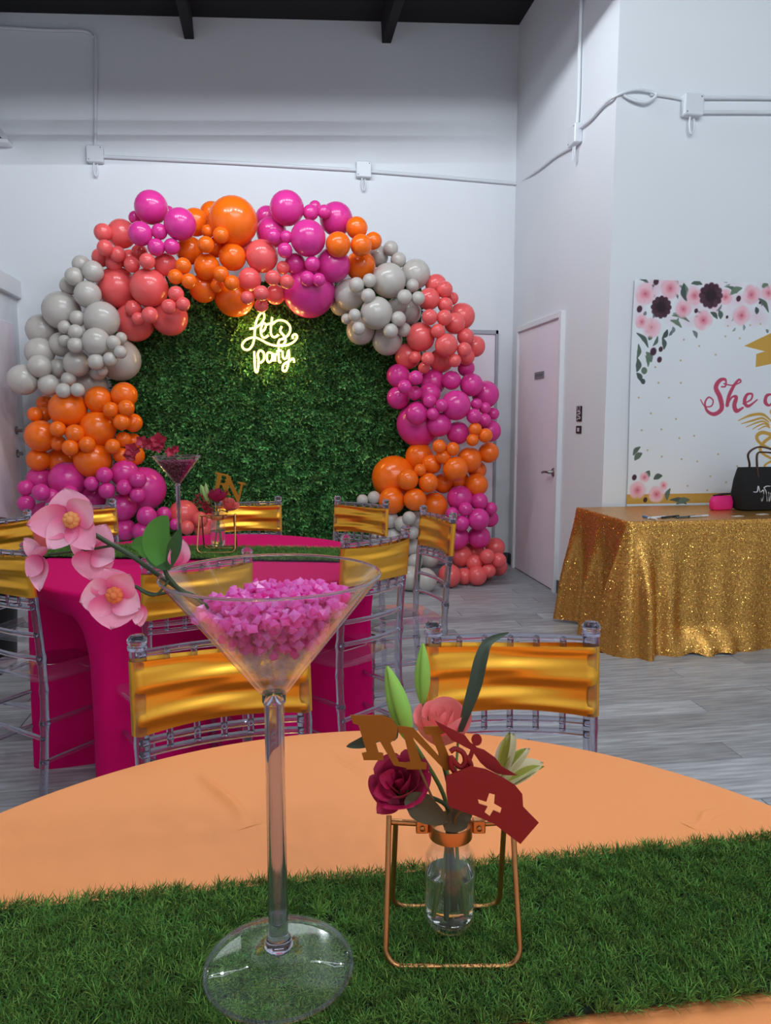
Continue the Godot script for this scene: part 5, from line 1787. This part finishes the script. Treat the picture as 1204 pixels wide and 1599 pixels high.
	card("letter_n", [[338, 578], [420, 590], [560, 745], [512, 628], [480, 622], [472, 584], [578, 580], [584, 618], [560, 624], [634, 808], [585, 812], [418, 640], [462, 768], [488, 774], [488, 806], [382, 806], [380, 772], [404, 766], [368, 622], [340, 614]], zc - 0.0016, M.card_gold, rn)
	stalk(rn, [crop(440, 780, zc - 0.003), crop(520, 960, zc - 0.012), mouth + Vector3(0.0, -0.03, 0.006)], 0.0012, M.stem_wet)
	var cad := thing("caduceus_pick", "dark red card winged staff beside the gold letters", "topper", crop(690, 820, zc + 0.004))
	var zk := zc + 0.004
	card("wing", [[532, 552], [610, 592], [690, 630], [718, 668], [742, 680], [752, 700], [735, 712], [690, 690], [650, 668], [618, 655], [590, 620], [560, 596]], zk, M.card_red, cad)
	card("wing", [[742, 690], [790, 705], [850, 748], [880, 790], [962, 838], [900, 836], [850, 826], [800, 800], [768, 770], [740, 730], [728, 708]], zk - 0.0006, M.card_red, cad)
	var knob := []
	for k in 16:
		knob.append([750 + 27 * cos(TAU * k / 16), 652 + 31 * sin(TAU * k / 16)])
	card("knob", knob, zk + 0.0006, M.card_red, cad)
	card("staff", [[728, 680], [748, 688], [690, 850], [668, 846]], zk + 0.0002, M.card_red, cad)
	var snake := Shape.new()
	var sp := []
	for q in [[612, 715], [640, 700], [680, 722], [690, 765], [668, 795], [640, 775], [615, 745], [622, 800], [660, 835], [720, 800], [700, 740]]:
		sp.append(crop(q[0], q[1], zk + 0.0004))
	snake.tube(curve(sp, 6), 0.0026, 8, 1.0)
	part("snake", snake, M.card_red, cad)
	stalk(cad, [crop(680, 845, zk - 0.001), crop(620, 980, zk - 0.010), mouth + Vector3(0.003, -0.03, 0.004)], 0.0012, M.stem_wet)
	# the nurse cap with a cross cut out: two halves that meet along the cut
	var cap := thing("cap_pick", "dark red card nurse's cap with a cut-out cross at the right of the bouquet", "topper", crop(800, 980, zk + 0.006))
	var zn := zk + 0.006
	var cut := [[756, 962], [800, 975], [815, 930], [846, 938], [842, 985], [882, 1008], [874, 1036], [838, 1020], [820, 1052], [790, 1030], [806, 1000], [762, 986]]
	var upper := [[590, 842], [640, 822], [720, 790], [800, 806], [880, 845], [950, 888], [988, 935], [992, 1000], [1030, 1040]]
	var lower := [[1074, 1084], [978, 1196], [905, 1140], [840, 1090], [740, 1048], [660, 1020], [604, 1000], [592, 930]]
	var piece := []
	piece.append_array(upper)
	for k in [6, 5, 4, 3, 2, 1, 0]:
		piece.append(cut[k])
	piece.append([592, 930])
	card("cap_card", piece, zn, M.card_red, cap)
	piece = [[1030, 1040]]
	piece.append_array(lower)
	for k in [0, 11, 10, 9, 8, 7, 6]:
		piece.append(cut[k])
	card("cap_card", piece, zn, M.card_red, cap)
	stalk(cap, [crop(700, 1010, zn - 0.001), crop(640, 1060, zn - 0.012), mouth + Vector3(0.004, -0.03, 0.008)], 0.0012, M.stem_wet)


func build_far_centrepieces() -> void:
	M.stem = mat(Color(0.36, 0.46, 0.22), 0.5)
	M.stem_wet = mat(Color(0.46, 0.34, 0.20), 0.5)
	var top := TABLE_Y + 0.009
	var at := on_z(279, 800, -3.16)
	at.y = top
	tall_glass(at, "far tall clear martini-shaped vase on the magenta table, filled with burgundy crystals")
	var wine := mat(Color.WHITE, 0.45)
	wine.vertex_color_use_as_albedo = true
	heap("burgundy_crystals", at, 0.287, 0.370, 0.004, 0.0095, wine, Color(0.10, 0.004, 0.03), Color(0.26, 0.015, 0.085), "dark burgundy crystals filling the far tall glass", "beads")
	var silk := petal_mat(Color(0.62, 0.06, 0.20))
	var silk2 := petal_mat(Color(0.72, 0.16, 0.28))
	var G := func(px: float, py: float, dz := 0.0) -> Vector3: return on_z(px, py, at.z + dz)
	var br := thing("orchid_branch", "crimson silk orchid branch leaning left out of the far glass", "orchid", G.call(275, 716))
	stalk(br, [G.call(285, 725), G.call(262, 706), G.call(240, 697), G.call(215, 700), G.call(203, 706)], 0.0028, M.stem_wet)
	for q in [[248, 688, 13], [246, 697, 11], [233, 694, 10], [222, 690, 10], [207, 703, 12], [203, 712, 10], [265, 706, 8], [274, 702, 7]]:
		var fl := Node3D.new()
		var c: Vector3 = G.call(q[0], q[1], 0.02)
		fl.position = c - br.position
		place(fl, "orchid_flower", br)
		for k in 5:
			var a: float = TAU * (k + 0.13 * q[0]) / 5
			var dir := Vector3(cos(a), sin(a), 0.25 * sin(k * 2.0)).normalized()
			part("petal", petal(c, dir, Vector3(0.1 * sin(q[1]), 0.1, 1).normalized(), q[2] * 0.0028, q[2] * 0.0024, 0.3, 0.35, 0.75, 6, 5), silk if k % 2 else silk2, fl)
	var c := on_y(341, 861, top)
	c.y = top
	var k := 1.16
	bud_stand(c, -0.10, "small gold wire stand holding a bottle on the magenta table", "small clear glass bottle in the far gold stand", k)
	var mouth := c + Vector3(0, 0.14 * k, 0)
	var F := func(px: float, py: float, dz := 0.0) -> Vector3: return on_z(px, py, c.z + dz)
	var foot := c + Vector3(0, 0.03, 0)
	var t := thing("lily_stem", "pale green lily bud at the left of the far small bouquet", "flower", foot)
	stalk(t, [foot + Vector3(-0.01, 0, 0), mouth, F.call(327, 786)], 0.0022, M.stem)
	lily_bud(t, F.call(327, 787), F.call(313, 757), 0.018, petal_mat(Color(0.55, 0.68, 0.38)))
	lily_bud(t, F.call(324, 780, 0.01), F.call(321, 754, 0.01), 0.010, petal_mat(Color(0.62, 0.70, 0.42)))
	t = thing("rose_stem", "magenta rose in the middle of the far small bouquet", "flower", foot)
	stalk(t, [foot + Vector3(0.008, 0, 0), mouth, F.call(339, 790)], 0.0022, M.stem)
	rose(t, F.call(339, 774, 0.012), 0.031, Vector3(0, 1, 0.1).normalized(), petal_mat(Color(0.62, 0.05, 0.28)), 0.4)
	t = thing("rose_stem", "pale pink rose at the right of the far small bouquet", "flower", foot)
	stalk(t, [foot + Vector3(0.012, 0, 0.006), mouth + Vector3(0.006, 0, 0), F.call(356, 800)], 0.0022, M.stem)
	rose(t, F.call(358, 789, 0.012), 0.027, Vector3(0.35, 0.8, 0.4).normalized(), petal_mat(Color(0.90, 0.45, 0.42)), 0.7)
	t = thing("filler_flower", "feathery crimson filler sprays at the far bouquet's left", "flower", foot)
	for q in [[302, 778], [308, 772], [312, 785], [318, 792], [306, 787], [321, 800], [315, 776]]:
		var tip: Vector3 = F.call(q[0], q[1], rng.randf_range(-0.02, 0.02))
		stalk(t, [mouth + Vector3(-0.004, 0, 0), mouth.lerp(tip, 0.5) + Vector3(0, 0.01, 0), tip], 0.0011, M.stem_wet)
		var s := Shape.new()
		for n in 16:
			var f := rng.randf()
			s.ball(mouth.lerp(tip, 0.45 + 0.55 * f) + Vector3(rng.randf_range(-0.01, 0.01), rng.randf_range(-0.006, 0.012), rng.randf_range(-0.01, 0.01)), Vector3(0.003, 0.005, 0.003), 6, 4)
		part("spray", s, petal_mat(Color(0.62, 0.05, 0.16)), t)
	# gold card letters
	var rn := thing("letter_pick", "gold glitter card letters RN in the far small bouquet", "topper", F.call(350, 800))
	for q in [["R", 347, 756, 0.0], ["N", 364, 767, 0.001]]:
		var o := MeshInstance3D.new()
		o.mesh = flat_letters(q[0], 0.115, 0.003)
		o.material_override = M.gold_glitter
		o.position = F.call(q[1], q[2], -0.01 + q[3]) - rn.position
		o.rotation.z = -0.22
		place(o, "letter_" + q[0].to_lower(), rn)
	stalk(rn, [F.call(356, 776, -0.012), mouth + Vector3(0.004, 0, 0), mouth - Vector3(0, 0.06, 0)], 0.0014, M.stem_wet)
